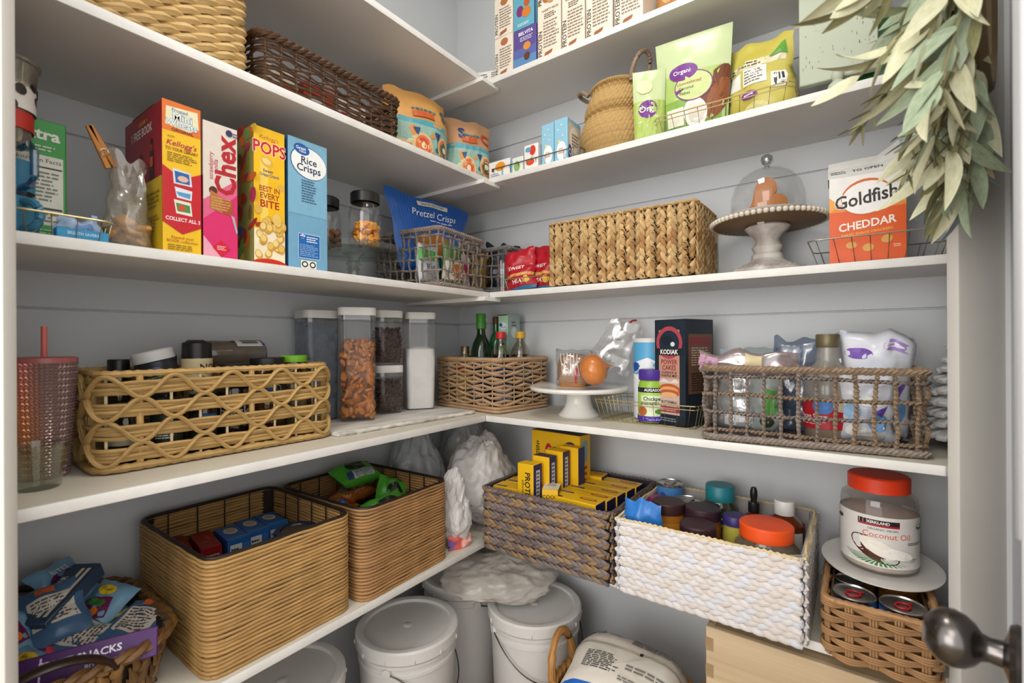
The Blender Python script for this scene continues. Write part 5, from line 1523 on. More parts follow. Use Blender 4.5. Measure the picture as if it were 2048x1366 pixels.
for i, (x, y, c, lb) in enumerate(((.21, -.21, '#c9b25a', 'yellow and red bouillon jar seen through the front weave of the corner basket'), (.285, -.223, '#25262a', 'black jar seen through the front weave of the corner basket, beside the bouillon'), (.40, -.222, '#1e2a4a', 'navy jar seen through the front corner of the corner basket'))):
    jar('bouillon_jar', lb, 'jar', (x, y, zb), 20, body=[(0, 0), (.027, 0), (.028, .004), (.028, .1), (.024, .11), (0, .11)], bodym=mat('jarbody_%d' % i, c, .3), lid=[(0, .135), (.0255, .135), (.027, .132), (.027, .11), (0, .11)], lidm=pm(['#a8322a', '#1c1c1e', '#2c3f7a'][i]), labels=[(.0284, .02, .09, 180, 10, [('r', .05, .1, .95, .9, ['#d9c25a', '#3a4a6a', '#8fa3c9'][i]), ('e', .5, .7, .3, .15, ['#b3261e', '#6a7fae', '#3a5aa0'][i]), ('t', 'Better', .5, .7, .14, '#f4ead0'), ('e', .5, .35, .3, .15, ['#7a9a3a', '#2a3a5a', '#5a7ac0'][i])])], group='jars in the corner basket')

# ------------------------------------------------------------------ fourth shelf, back run
o = root('white_cake_stand', 'white ceramic cake stand carrying the onion', 'cake stand', (.652, -.168, Z))
part('pedestal', lathe([(0, 0), (.062, 0), (.064, .004), (.056, .012), (.045, .026), (.039, .046), (.038, .066), (.044, .078), (.052, .084), (0, .084)], 40), CERAMIC, o)
part('plate', lathe([(0, .084), (.052, .084), (.11, .079), (.148, .081), (.152, .086), (.152, .092), (.147, .094), (.12, .0895), (0, .0885)], 64), CERAMIC, o)
o = root('onion', 'large brown onion on the white cake stand', 'onion', (.722, -.205, Z + .0892), 25)
part('bulb', lathe([(0, 0), (.014, .001), (.033, .01), (.045, .026), (.0475, .042), (.042, .06), (.028, .072), (.012, .079), (.006, .086), (0, .087)], 36), mat('onion_skin', '#a8551d', .28, col2='#cf8140', scale=7, stretch=(1, 1, .12), coat=.4), o, (.0, 0, .046), (0, math.radians(74), 0), (1, 1, 1)).location = (-.038, 0, .0465)
part('root_tuft', tube([(.038, 0, .0685), (.047, 0, .072), (.056, 0, .070)], .006, 6, rf=lambda s: 1 - s * 45), mat('onion_tip', '#a4703a', .8), o)
o = root('bread_loaf', 'end of a brown loaf in a clear printed bag on the white cake stand', 'bread', (.615, -.13, Z + .0892), 18)
part('loaf', rloft([(.085, .085, .02, .0), (.098, .095, .03, .02), (.1, .098, .04, .07), (.085, .085, .035, .095), (.05, .05, .02, .102)]), mat('crust', '#8f5a30', .6, col2='#b98350', scale=12), o, sharp=70)
g, f_ = pillow(.115, .118, .118, 12, 12, 3, BAGGY, .006, 81, .006, 0, 10)
part('bag_film', g, FILM, o, sharp=70)
decal(o, [('t', 'Sara', .38, .52, .19, '#efe9e2', {'rot': -62, 'b': .02}), ('p', [(.6, .1), (.64, .5), (.69, .5), (.66, .1)], '#c4384a')] + [('p', [(.2 + .09 * k, .9), (.22 + .09 * k, .9), (.3 + .09 * k, .3), (.29 + .09 * k, .3)], '#e6dcd2') for k in range(6)], f_, .115, .118)
g, f2 = pillow(.12, .16, .03, 12, 12, 2.4, lambda v: (1 - v) * .8 + .25, .009, 83, .012, .35, 12)
part('bag_tail', g, FILM, o, (.105, .03, .055), (.1, math.radians(24), 0), sharp=70)
decal(o, [('p', [(.35, .6), (.38, .6), (.38, .82), (.35, .82)], '#17181a'), ('l', .4, .6, .62, .64, 1, '#17181a')], lambda u, v, k: Matrix.Translation((.105, .03, .055)) @ Matrix.Rotation(math.radians(24), 4, 'Y') @ (f2(u, v, k) + Vector((0, -.004, 0))), .12, .16, name='marker_print')
part('bag_tie', tube([(.175, .03, .2), (.182, .027, .207), (.196, .03, .208)], .0035, 6), pm('#a82a2a'), o)

wire_basket('gold wire basket holding the oats and pancake mix', (.88, -.128, Z), -3, .30, .195, .062, 'wire baskets', fl=.014)
Zw = Z + .0035
jar('oats_canister', 'blue and white cardboard oats canister behind the purple-lidded jar', 'canister', (.853, -.09, Zw), 10, body=[(0, 0), (.049, 0), (.049, .228), (0, .228)], bodym=mat('oats_card', '#e6e8ea', .4), lid=[(0, .2365), (.0485, .2365), (.0505, .234), (.0505, .224), (0, .224)], lidm=WPLAST,
    labels=[(.0492, 0, .224, 300, 0, [('r', 0, .58, 1, 1, '#58a9d6'), ('p', [(.2, .6), (.5, .78), (.8, .6), (.5, .45)], '#ebeef0'), ('p', [(.1, .55), (.35, .74), (.5, .8), (.66, .72), (.9, .5), (.5, .3)], '#ebeef0'), ('e', .34, .68, .06, .06, '#1f4f9e'), ('t', 'Oats', .52, .5, .11, '#2f62b0', {'b': .01}), ('e', .62, .9, .05, .05, '#c98f8a')])])
jar('baby_food_jar', 'jar with a purple lid and light green label in the gold wire basket', 'jar', (.884, -.168, Zw), 18, body=[(0, 0), (.032, 0), (.036, .006), (.0365, .10), (.034, .112), (.031, .118), (0, .118)], bodym=mat('green_puree', '#8fb83f', .25),
    lid=[(0, .148), (.033, .148), (.0355, .145), (.0355, .12), (.034, .118), (0, .118)], lidm=pm('#4a2f8f'), labels=[(.0368, .004, .1, 230, 0, [('r', 0, 0, 1, 1, '#a9cf5f'), ('r', .3, .15, .8, .75, '#d9e6c4'), ('r', .15, .84, .92, .985, '#1f1d2a'), ('t', 'AUGASON', .54, .912, .11, '#f2f2f2', {'b': .02}), ('t', 'Chickpea', .53, .66, .15, '#22301c', {'b': .02}), ('l', .3, .48, .78, .58, 2, '#3a4a2c'), ('e', .32, .3, .1, .14, '#b5622c'), ('e', .68, .3, .12, .08, '#5a8a34'), ('r', 0, 0, 1, .16, '#4a2f9a'), ('l', .35, .04, .75, .12, 2, '#d9d2f0')])])
kod = [('r', 0, 0, 1, 1, '#1c2733'), ('r', .14, .1, .82, .9, '#b98a78'), ('e', .48, .78, .43, .155, '#a8434f'), ('e', .48, .775, .33, .12, '#1d2a3a'), ('e', .42, .80, .2, .05, '#16202c'), ('e', .6, .765, .07, .022, '#cfd6d8'), ('r', .03, .66, .95, .725, '#16202b'), ('t', 'KODIAK', .48, .69, .062, '#f0eee8', {'b': .02, 'sx': .85}), ('t', 'POWER', .48, .595, .062, '#8f3030', {'b': .015, 'sx': .85}), ('t', 'CAKES', .48, .54, .062, '#8f3030', {'b': .015, 'sx': .85}), ('t', 'FLAPJACK &', .48, .495, .032, '#2c2220', {'b': .01}), ('t', 'WAFFLE MIX', .48, .465, .032, '#2c2220', {'b': .01}), ('r', .14, .1, .82, .44, '#c3a99c'), ('p', [(.16, .4), (.3, .44), (.5, .41), (.7, .44), (.8, .4)], '#d9cdc4'), ('e', .48, .335, .36, .055, '#b5572c'), ('e', .48, .325, .3, .04, '#d99a64'), ('e', .48, .3, .34, .035, '#b05a34'), ('e', .48, .285, .26, .025, '#dba678'), ('t', 'BUTTERMILK', .48, .215, .034, '#33262a', {'b': .015, 'sx': .9}), ('r', .14, .12, .82, .175, '#9a3440'), ('l', .2, .13, .78, .165, 2, '#d9b0a8'), ('r', 0, 0, 1, .09, '#161f29'), ('l', .2, .03, .8, .07, 2, '#7f8890')]
o = carton('pancake_mix_box', 'tall navy pancake mix box with a pink panel in the gold wire basket', 'box', (.966, -.138, Zw), -20, (.098, .125, .286), '#1c2530', {'F': kod, 'R': [('r', .1, .3, .95, .86, '#6b4a3a'), ('r', .14, .76, .9, .83, '#7f3034'), ('l', .2, .56, .88, .74, 8, '#b9a18c'), ('l', .2, .32, .88, .5, 8, '#2e231c')]})

# grey open basket with bags and jug
GB = grid_basket('grey and tan open weave basket of bags at the right end of the fourth shelf', (1.254, -.192, Z), 6, .402, .235, .168, F_GREY, F_GREY2, 'grey open weave baskets', nh=4, sp=.033, r=.0062, seed=7, wob=.0025)
zb = Z + .0105
def soft(name, label, cat, loc, rz, w_, h, t, m, items, group, seed, rx=0, ry=0, wr=.009, prof=BAGGY, edge=.014, back=None):
    o = pouch(name, label, cat, loc, rz, w_, h, t, m, items, group, rx, ry, prof, wr, seed, edge, fr=11)
    return o
soft('zip_bag', 'clear zip bag of white powder at the left of the right grey basket', 'bag', (1.118, -.20, zb), 6, .1, .15, .09, clear('zip_film', gloss=.2, rough=.14, milk=.62, milkcol='#e3e6e8'), [('r', .2, .1, .8, .3, '#e6e6e6')], 'bags in the right grey basket', 91)
soft('zip_bag', 'folded pinkish clear bag lying over the left rim of the right grey basket', 'bag', (1.14, -.235, Z + .152), 4, .215, .052, .055, clear('pink_film', '#f5e4ea', gloss=.22, rough=.15, milk=.5, milkcol='#ddccc9'), [('r', .0, .2, .22, .8, '#c79ab8'), ('r', .5, .2, .66, .8, '#d8c9a0')], 'bags in the right grey basket', 92, rx=-8)
soft('zip_bag', 'silver and green packet between the bags in the right grey basket', 'bag', (1.175, -.21, zb), 0, .075, .145, .06, '#9da6a3', [('r', .5, .3, .9, .7, '#5fa04a'), ('e', .6, .2, .2, .1, '#3a3f2c')], 'bags in the right grey basket', 93)
jar('syrup_jug', 'frosted jug with an olive brown cap and red label in the right grey basket', 'jug', (1.302, -.205, zb), 6, body=[(0, 0), (.042, 0), (.046, .005), (.048, .1), (.046, .135), (.036, .155), (.022, .172), (.0205, .178), (.0205, .205), (0, .205)], bodym=clear('frosted', '#efeae2', gloss=.05, rough=.2, milk=.45, milkcol='#d8d4cc'), lid=[(0, .234), (.0215, .234), (.0235, .231), (.0235, .206), (.0225, .204), (0, .204)], lidm=mat('olive_cap', '#6b6148', .4, .3), fill=([(0, .005), (.043, .006), (.0445, .06), (0, .06)], mat('caramel', '#b08a5a', .4)),
    labels=[(.0487, .025, .085, 170, -15, [('r', 0, 0, 1, 1, '#b3202c'), ('e', .5, .85, .14, .3, '#3a74b8'), ('e', .75, .9, .12, .25, '#c9b9a0'), ('t', 'Pecan Syrup', .35, .45, .26, '#f2e6e2', {'b': .01, 'sx': .8}), ('l', .15, .15, .6, .3, 2, '#e0a8a8')])])
MALL = mat('marshmallow_bag', '#c9d3e3', .25, col2='#e3e1e6', scale=16)
mi_ = [('e', .2, .8, .16, .05, '#7a5ab0', 10), ('e', .72, .86, .2, .05, '#a98fd0', -8), ('e', .7, .86, .12, .02, '#e8e4f2', -8), ('e', .25, .45, .15, .12, '#8fb4d8'), ('e', .7, .3, .18, .12, '#6fa3d6'), ('e', .55, .6, .2, .07, '#efedea'), ('p', [(.6, .45), (.85, .55), (.75, .38)], '#6a4aa8'), ('e', .3, .2, .2, .08, '#e6e3de'), ('e', .6, .12, .2, .06, '#c3bdb5')]
soft('marshmallow_bag', 'pale blue and purple marshmallow bag standing at the right of the grey basket', 'bag', (1.39, -.17, zb), 8, .115, .235, .10, MALL, mi_, 'bags in the right grey basket', 95, edge=.02, wr=.012)
soft('marshmallow_bag', 'pale blue and purple bag slumped in front of the taller marshmallow bag', 'bag', (1.37, -.225, zb), 4, .1, .155, .06, MALL, mi_[2:], 'bags in the right grey basket', 96, wr=.012)
soft('zip_bag', 'clear twisted bag top behind the jug', 'bag', (1.345, -.12, zb), 30, .1, .235, .04, FILM, None, 'bags in the right grey basket', 97, wr=.01)
soft('zip_bag', 'blue grey clear bag sticking up left of the jug', 'bag', (1.235, -.14, zb), -10, .095, .225, .045, clear('blue_film', '#dbe4f2', gloss=.18, rough=.15, milk=.4, milkcol='#9fb0c9'), None, 'bags in the right grey basket', 98, wr=.01)
soft('zip_bag', 'olive and pale blue bag at the back of the right grey basket', 'bag', (1.13, -.115, zb), 0, .15, .2, .05, mat('olive_film', '#8f9a8a', .3, col2='#a9b9c6', scale=10), [('e', .2, .85, .15, .08, '#5a5f48'), ('r', .4, .7, .95, .9, '#8fb0cf'), ('p', [(.3, .8), (.45, .92), (.5, .8)], '#8a4a2c')], 'bags in the right grey basket', 99, wr=.009)

# white rag tree behind the casing
o = root('rag_tree', 'small white layered rag tree decoration beside the door casing', 'decoration', (1.54, -.115, Z))
part('trunk', tube([(0, 0, 0), (0, 0, .03)], .02, 10), mat('dark_foot', '#3a3a36', .8), o)
RAG = mat('rag', '#bdbcc0', .9, col2='#dddad6', scale=24)
for j in range(11):
    r = .078 * (1 - j / 11.5) ** .8
    z = .028 + j * .0225
    gs = []
    k = max(7, int(20 * (1 - j / 12)))
    rgx = jitter(j)
    for i in range(k):
        a = 2 * PI * (i + .5 * (j % 2)) / k
        gs.append(xf(box(r * .55, r * 5.4 / k, .012, .003), Matrix.Rotation(a, 4, 'Z') @ Matrix.Translation((r * .74, 0, z + rgx.uniform(-.003, .003))) @ Matrix.Rotation(.38 + rgx.uniform(-.15, .15), 4, 'Y')))
    part('rag_layer', join(*gs), RAG, o)['kind'] = 'stuff'
# ------------------------------------------------------------------ lowest shelf, left run
Z = ZS[5]
def tray_basket(label, loc, rz, w_, d_, h, fl):
    o = root('hyacinth_tray', label, 'basket', loc, rz)
    part('weave_backing', shell(w_ - .012, d_ - .012, h - .004, .005, .07, .001, fl), BACKING_D, o)
    f, L__ = rr(w_, d_, .08)
    n_ = round(L__ / .034)
    g = [braid(math.hypot(h, fl) - .004, .037, 5, 200 + k, .008, .22) for k in range(3)]
    ms = [mdata('braid', q[0], q[1], (F_DKHY, F_DKHY2, F_DARK), uv=q[2], mi=q[3]) for q in g]
    for i in range(n_):
        x, y, nx, ny = f(L__ * (i + .5) / n_)
        ob = link('braid', ms[i % 3], o, (x, y, .003))
        ob.rotation_euler = (Matrix.Rotation(math.atan2(nx, -ny), 4, 'Z') @ Matrix.Rotation(math.atan2(fl, h), 4, 'X')).to_euler()
    part('rim', rope_loop(w_ + fl * 2 + .004, d_ + fl * 2 + .004, .09, h, .005, .0075, .06, 2, 150), F_DKHY, o)
    for sy in (-1, 1):
        P = []
        for i in range(21):
            t = -1 + i / 10
            P.append((t * .085, sy * (d_ / 2 + fl + .004), h - .006 + .042 * (1 - t * t) ** .7 if abs(t) < 1 else h - .006))
        hd = part('leather_handle', tube(P, .0125, 8, ell=.42), mat('dark_leather', '#2a1a12', .35), o)
    return o
tray_basket('dark brown hyacinth tray basket heaped with fruit snack pouches', (.208, -1.332, Z), 90, .31, .30, .105, .028)
# snack pouches heaped in the tray
FS = mat('snack_blue', '#6f9dbf', .25, col2='#86b0cc', scale=14)
FS2 = mat('snack_slate', '#3f5f80', .25, col2='#5578a0', scale=14)
def fs_items(k):
    a = [('r', 0, .0, 1, .12, '#8fb4d2'), ('p', [(.1, .3), (.25, .62), (.75, .7), (.9, .4), (.6, .25)], '#6f1f4f'), ('r', .3, .5, .7, .62, '#3f7a35'), ('e', .5, .78, .2, .09, '#e6c22a'), ('t', 'Fruit', .5, .78, .09, '#3a2a1a'), ('e', .35, .4, .12, .08, '#c4342f'), ('e', .65, .4, .1, .07, '#e07a2a')]
    b = [('r', .15, .25, .85, .75, '#d9d2c6'), ('l', .2, .28, .8, .72, 8, '#5a5048'), ('r', .3, .8, .6, .92, '#d9632c')]
    c = [('e', .5, .5, .34, .28, '#5a1d5a'), ('e', .42, .55, .12, .1, '#d1344a'), ('r', .45, .3, .8, .38, '#4f9a3f'), ('t', 'BITES', .5, .8, .12, '#f2e9f4')]
    return (a, b, c)[k % 3]
rg_ = jitter(77)
protos = []
for k in range(6):
    g, f_ = pillow(.085, .115, .03, 10, 12, 2.2, BAGGY, .006, 300 + k, .004, 0, 16)
    protos.append((mdata('fruit_snack_pouch', g[0], g[1], FS if k % 3 != 1 else FS2, uv=g[2], sharp=60), f_, k))
lab_fs = ['light blue fruit snack pouch with purple print heaped in the dark tray basket', 'slate blue fruit snack pouch showing its white back panel in the dark tray', 'light blue fruit bites pouch with a plum oval heaped in the dark tray']
first = {}
spots = []
for j in range(36):
    if j < 16:
        x, y, zz = rg_.uniform(.09, .33), rg_.uniform(-1.45, -1.21), .03
    elif j < 28:
        x, y, zz = rg_.uniform(.09, .32), rg_.uniform(-1.44, -1.21), .07
    else:
        x, y, zz = rg_.uniform(.14, .29), rg_.uniform(-1.38, -1.22), .10
    spots.append((x, y, zz + rg_.uniform(0, .015)))
for j, (x, y, zz) in enumerate(spots):
    me, f_, k = protos[j % 6]
    o = link('fruit_snack_pouch', me, None, (x, y, Z + zz))
    o.rotation_euler = (math.radians(-90 + rg_.uniform(8, 45)), math.radians(rg_.uniform(-25, 25)), math.radians(rg_.uniform(20, 160)))
    tag(o, lab_fs[k % 3], 'pouch', ['light blue fruit snacks in the tray', 'slate fruit snacks in the tray', 'fruit bites in the tray'][k % 3])
    if k in first:
        c = first[k].copy(); COL.objects.link(c); c.parent = o
    else:
        first[k] = decal(o, fs_items(k), f_, .085, .115)
carton('granola_bar_box', 'long purple display carton with white lettering along the front of the dark tray', 'carton', (.345, -1.305, Z + .088), 68, (.245, .012, .045), '#4a1f5f', {'F': [('t', 'FRUIT SNACKS', .6, .62, .34, '#efe6f4', {'b': .02}), ('t', 'BITE SIZE', .7, .25, .22, '#d9c6e6', {'b': .02}), ('e', .1, .5, .08, .4, '#d98a3a'), ('r', .4, .1, .41, .9, '#d9c6e6')]}, rx=-24)
carton('granola_bar_box', 'navy carton with white sideways lettering among the fruit snack pouches', 'carton', (.215, -1.315, Z + .128), 40, (.05, .03, .13), '#33465f', {'F': [('t', 'RIDINGBAR', .2, .5, .1, '#e6e6ea', {'rot': 90, 'b': .02}), ('r', .5, .1, .62, .9, '#e3d8c0'), ('r', .72, .1, .84, .9, '#e3d8c0')]}, rx=-68)

coil_basket('honey reed coil basket of blue and red boxes, left of its twin', (.222, -.967, Z), 90, .312, .37, .219, F_COIL, 'reed coil baskets', seed=1)
coil_basket('brown reed coil basket of green snack packs, right of its twin', (.232, -.648, Z), 92, .308, .36, .219, F_COIL2, 'reed coil baskets', seed=2)
zb = Z + .0075
for i, (x, y) in enumerate(((.112, -1.066), (.13, -1.016))):
    carton('red_box', ['dark red box in the left reed basket, nearer its left wall', 'dark red box in the left reed basket, beside the blue boxes'][i], 'box', (x, y, zb), 80, (.042, .115, .155), '#8f1a1c', {'T': [('p', [(.5, .6), (.62, .7), (.8, .5), (.62, .42)], '#b8402a'), ('r', .3, .3, .5, .36, '#8a6a5a')], 'F': [('l', .1, .8, .9, .9, 2, '#d9b0a0')]})
def blue_box(label, x, y, rz, w_):
    carton('pasta_side_box', label, 'box', (x, y, zb), rz, (w_, .1, .158), '#2a62a8', {'T': [('e', .5, .6, .3, .22, '#d8d2c4'), ('e', .5, .62, .22, .14, '#bda88a'), ('r', 0, 0, 1, .12, '#3f7fc0')], 'F': [('r', .1, .5, .62, .92, '#dfdfdc'), ('l', .14, .52, .58, .88, 6, '#3a3a3a'), ('r', .66, .5, .95, .92, '#3a74b8')]}, 'blue boxes in the left reed basket')
blue_box('blue side dish box, leftmost of the row in the left reed basket', .145, -.965, 84, .048)
blue_box('blue side dish box, second of the row in the left reed basket', .135, -.915, 84, .048)
blue_box('blue side dish box, third of the row in the left reed basket', .13, -.865, 84, .048)
for i, (x, y, h) in enumerate(((.268, -.874, .165), (.285, -.976, .145))):
    jar('lidded_tub', ['navy lidded tub near the right wall of the left reed basket', 'navy lidded tub at the front of the left reed basket'][i], 'tub', (x, y, zb), 80, body=[(0, 0), (.041, 0), (.045, .01), (.046, h - .018), (0, h - .018)], bodym=mat('tub_blue', '#27477a', .35), lid=[(0, h - .004), (.034, h - .004), (.036, h), (.048, h), (.0495, h - .003), (.0495, h - .02), (0, h - .02)], lidm=mat('navy_lid', '#1d2c4a', .25), extra=[('lid_disc', [(0, h - .003), (.033, h - .003), (.033, h - .0035), (0, h - .0035)], mat('tan_disc', '#5a4a3c', .4))] if i == 0 else ())
pouch('dark_bag', 'dark brown bag slumped at the front of the left reed basket', 'bag', (.255, -1.05, zb), 80, .13, .16, .09, '#2a1c14', None, seed=401, wr=.01, prof=BAGGY)
GS = mat('snack_green', '#3f8f2a', .25, col2='#5ab33c', scale=12)
def gitems(): return [('e', .5, .6, .28, .26, '#1f2420'), ('e', .48, .62, .14, .12, '#4a4f48'), ('r', .25, .05, .75, .3, '#b9bfc9'), ('l', .28, .07, .72, .28, 8, '#4a4f58'), ('r', .12, .05, .24, .3, '#2c3f6e')]
gp = [('green snack cake pack on top of the heap in the right reed basket', (.165, -.60, Z + .205), 95, .15, .085, .055, -72, 4), ('green snack pack leaning on the right wall of the right reed basket', (.24, -.575, Z + .10), 70, .1, .12, .04, -25, 20), ('green snack pack lying at the front of the right reed basket', (.315, -.625, Z + .125), 88, .13, .075, .045, -35, -8)]
for i, (lb, lc, rz, w_, h_, t_, rx, ry) in enumerate(gp):
    pouch('green_snack_pack', lb, 'packet', lc, rz, w_, h_, t_, GS, gitems(), 'green snack packs', rx=rx, ry=ry, seed=410 + i, wr=.006, prof=BAGGY, edge=.004)
OS = mat('snack_orange', '#9a4a22', .25, col2='#b8702f', scale=12)
oit = [('e', .4, .5, .3, .24, '#c9932f'), ('e', .75, .6, .14, .16, '#2f74b8'), ('t', 'Q', .75, .6, .14, '#f0f0f0'), ('r', .82, .2, 1, .8, '#c4342a'), ('l', .2, .15, .6, .3, 2, '#e6d9c0')]
op = [('orange and brown snack pack at the left of the right reed basket heap', (.225, -.69, Z + .135), 120, .12, .07, .04, -70, -15), ('orange and brown snack pack in the middle of the right reed basket heap', (.165, -.645, Z + .145), 112, .12, .07, .04, -75, -12), ('orange and brown snack pack under the green pack in the right reed basket', (.145, -.585, Z + .15), 100, .12, .07, .04, -75, -5), ('orange and brown snack pack by the near left corner of the right reed basket', (.24, -.737, Z + .135), 110, .085, .065, .04, -70, -10)]
for i, (lb, lc, rz, w_, h_, t_, rx, ry) in enumerate(op):
    pouch('orange_snack_pack', lb, 'packet', lc, rz, w_, h_, t_, OS, oit, 'orange snack packs', rx=rx, ry=ry, seed=420 + i, wr=.006, prof=BAGGY, edge=.004)
carton('snack_carton', 'brown inner carton at the bottom of the right reed basket', 'carton', (.2, -.645, Z + .0075), 92, (.21, .25, .1), '#3a2a1c', {})

# plastic bags in the corner
def sack(label, loc, rz, ax, ay, az, m, seed, amp=.12, fq=3.2, group='plastic bags in the corner', nu=110, nv=70, name='plastic_bag'):
    o = part(name, blob(ax, ay, az, nu, nv, amp, fq, seed, .45), m, None, loc, (0, 0, math.radians(rz)), sharp=80)
    return tag(o, label, 'plastic bag', group)
BAGW = mat('bag_white', '#d3d0cd', .22, col2='#e6e3e1', scale=9, alpha=.72, bump=.4, bscale=16)
BAGG = mat('bag_grey', '#b9bcbf', .2, col2='#cccfd2', scale=9, alpha=.62, bump=.4, bscale=16)
sack('grey plastic bag pushed into the back corner of the lowest shelf', (.12, -.36, Z), 30, .092, .098, .19, BAGG, 4, .13, 3.6)
sack('white bulging plastic bag between the reed basket and the pasta basket', (.305, -.235, Z), 20, .108, .12, .175, BAGW, 9, .14, 3.4)
sack('white plastic bag hanging down to the shelf edge beside the reed basket', (.368, -.425, Z), 15, .042, .046, .125, BAGW, 14, .2, 2.6)
sack('grey plastic bag lying against the back wall behind the pasta basket', (.14, -.125, Z), 0, .11, .088, .2, BAGG, 21, .12, 3.6)
pouch('candy_pack', 'coral red and pink wrapper peeking out under the white plastic bag', 'packet', (.392, -.432, Z), 75, .075, .04, .022, '#d8605a', [('r', .5, 0, 1, 1, '#e6a79c'), ('p', [(0, 0), (.3, .5), (0, .8)], '#7a5a9a')], seed=431, wr=.006, edge=.008)

# ------------------------------------------------------------------ lowest shelf, back run
braid_basket('water_hyacinth_basket', 'blue grey and brown plaited basket packed with yellow pasta boxes', (.650, -.218, Z), 0, .414, .345, .186, (F_BLUE, F_BLUE2, F_BLUE3), mat('backing_navy', '#2a2833', .8), 'h', .027, 11, seed=21, T=.007, lean=.52, fat=.2)
braid_basket('water_hyacinth_basket', 'whitewashed plaited basket packed with jars', (1.071, -.222, Z), 0, .402, .342, .182, (F_WHITE, F_WHITE2, F_WHITE3), BACKING_W, 'h', .026, 10, seed=31, T=.007, fat=.25, lean=.46, rimm=F_PALE)
zb = Z + .0065
YEL = '#e3b219'
def pasta(label, x, y, z, rz, size, prints, rx=0, ry=0):
    return carton('pasta_box', label, 'pasta box', (x, y, z), rz, size, YEL, prints, 'yellow pasta boxes', rx=rx, ry=ry)
top_it = [('r', .06, .12, .34, .3, '#2a2a5a'), ('l', .08, .14, .32, .28, 2, '#8f8fb0'), ('e', .76, .62, .16, .16, '#a8322a'), ('e', .76, .62, .12, .11, '#e3b219'), ('t', 'Barilla', .76, .62, .16, '#a8322a')]
sd_it = [('r', 0, .7, 1, 1, '#2a2a5a'), ('e', .5, .3, .2, .2, '#b3242c')]
def side_print(): return {'T': top_it, 'R': [('r', 0, 0, 1, 1, '#272654'), ('e', .5, .5, .25, .28, '#b3242c'), ('t', 'Barilla', .5, .5, .2, '#f2e6e0')], 'F': [('l', .1, .3, .6, .7, 3, '#8a6a10'), ('e', .8, .5, .1, .25, '#b3242c')]}
# flat row at the right
for k in range(5):
    pasta(['yellow pasta box nearest the front right of the blue grey basket', 'yellow pasta box, second from the front in the right row', 'yellow pasta box, third from the front in the right row', 'yellow pasta box, fourth from the front in the right row', 'yellow pasta box at the back of the right row'][k], .742 + .006 * k - .02, -.333 + k * .055, zb, -3, (.165, .052, .178 if k else .182), side_print())
for k in range(3):
    pasta(['yellow pasta box at the left front of the blue grey basket', 'yellow pasta box behind the left front one in the blue grey basket', 'yellow pasta box at the left back of the blue grey basket'][k], .522, -.328 + k * .06, zb, 4, (.125, .056, .176), side_print())
pasta('yellow pasta box behind the upright PROTEIN boxes in the blue grey basket', .66, -.105, zb, 2, (.1, .055, .186), side_print())
pf = [('t', 'PROTEIN+', .62, .55, .15, '#2a2320', {'rot': -90, 'b': .025, 'sx': .9}), ('t', 'elbows', .36, .6, .09, '#4a3a1a', {'rot': -90}), ('e', .5, .06, .2, .06, '#c4242c')]
pr = [('r', 0, 0, 1, 1, '#272654'), ('r', .3, .35, .75, .9, '#c3c3d0'), ('l', .34, .38, .7, .88, 8, '#3a3a5a')]
pasta('upright yellow PROTEIN pasta box at the front of the blue grey basket', .585, -.345, Z + .095, -4, (.058, .04, .17), {'F': pf, 'R': pr})
pasta('upright yellow pasta box just behind the front PROTEIN box', .605, -.295, Z + .105, -4, (.06, .036, .175), {'R': pr, 'T': [('r', 0, 0, 1, 1, '#272654')]})
pasta('upright yellow pasta box, second behind the front PROTEIN box', .622, -.25, Z + .115, -4, (.064, .036, .175), {'R': pr})
pasta('upright yellow pasta box, third behind the front PROTEIN box', .648, -.205, Z + .12, -4, (.066, .036, .176), {'R': [('r', 0, 0, 1, 1, '#272654'), ('r', .1, .05, .95, .3, '#b3246a')]})
pasta('large yellow pasta box standing at the back with a noodle picture', .575, -.15, Z + .14, -6, (.19, .06, .185), {'F': [('t', 'PROTEIN+', .14, .62, .11, '#2a2320', {'rot': 90, 'b': .025, 'sx': .8}), ('e', .37, .62, .08, .18, '#b3202c'), ('t', 'Barilla', .37, .62, .09, '#f2e6e0', {'rot': 90}), ('r', .46, .55, .54, .75, '#4a3a2a'), ('e', .82, .58, .2, .3, '#22305e'), ('e', .84, .55, .15, .2, '#d9c06a'), ('e', .8, .62, .08, .07, '#ead9a0'), ('e', .88, .5, .07, .07, '#ead9a0')], 'T': [('r', 0, 0, 1, 1, '#272a4a')], 'R': [('r', .2, .55, .7, .9, '#7fb0b8'), ('l', .2, .2, .7, .5, 3, '#a8322a')]})
carton('pasta_box', 'yellow pasta box tipped with its cream end up beside the upright one', 'pasta box', (.652, -.333, Z + .10), 22, (.045, .062, .105), YEL, {'T': [('r', 0, 0, 1, 1, '#d9d2bc'), ('l', .2, .5, .8, .9, 2, '#8a8474')], 'R': [('r', 0, 0, 1, 1, '#5a3420')], 'F': [('t', 'COOK', .5, .8, .14, '#3a2a1a', {'b': .01})]}, 'yellow pasta boxes')

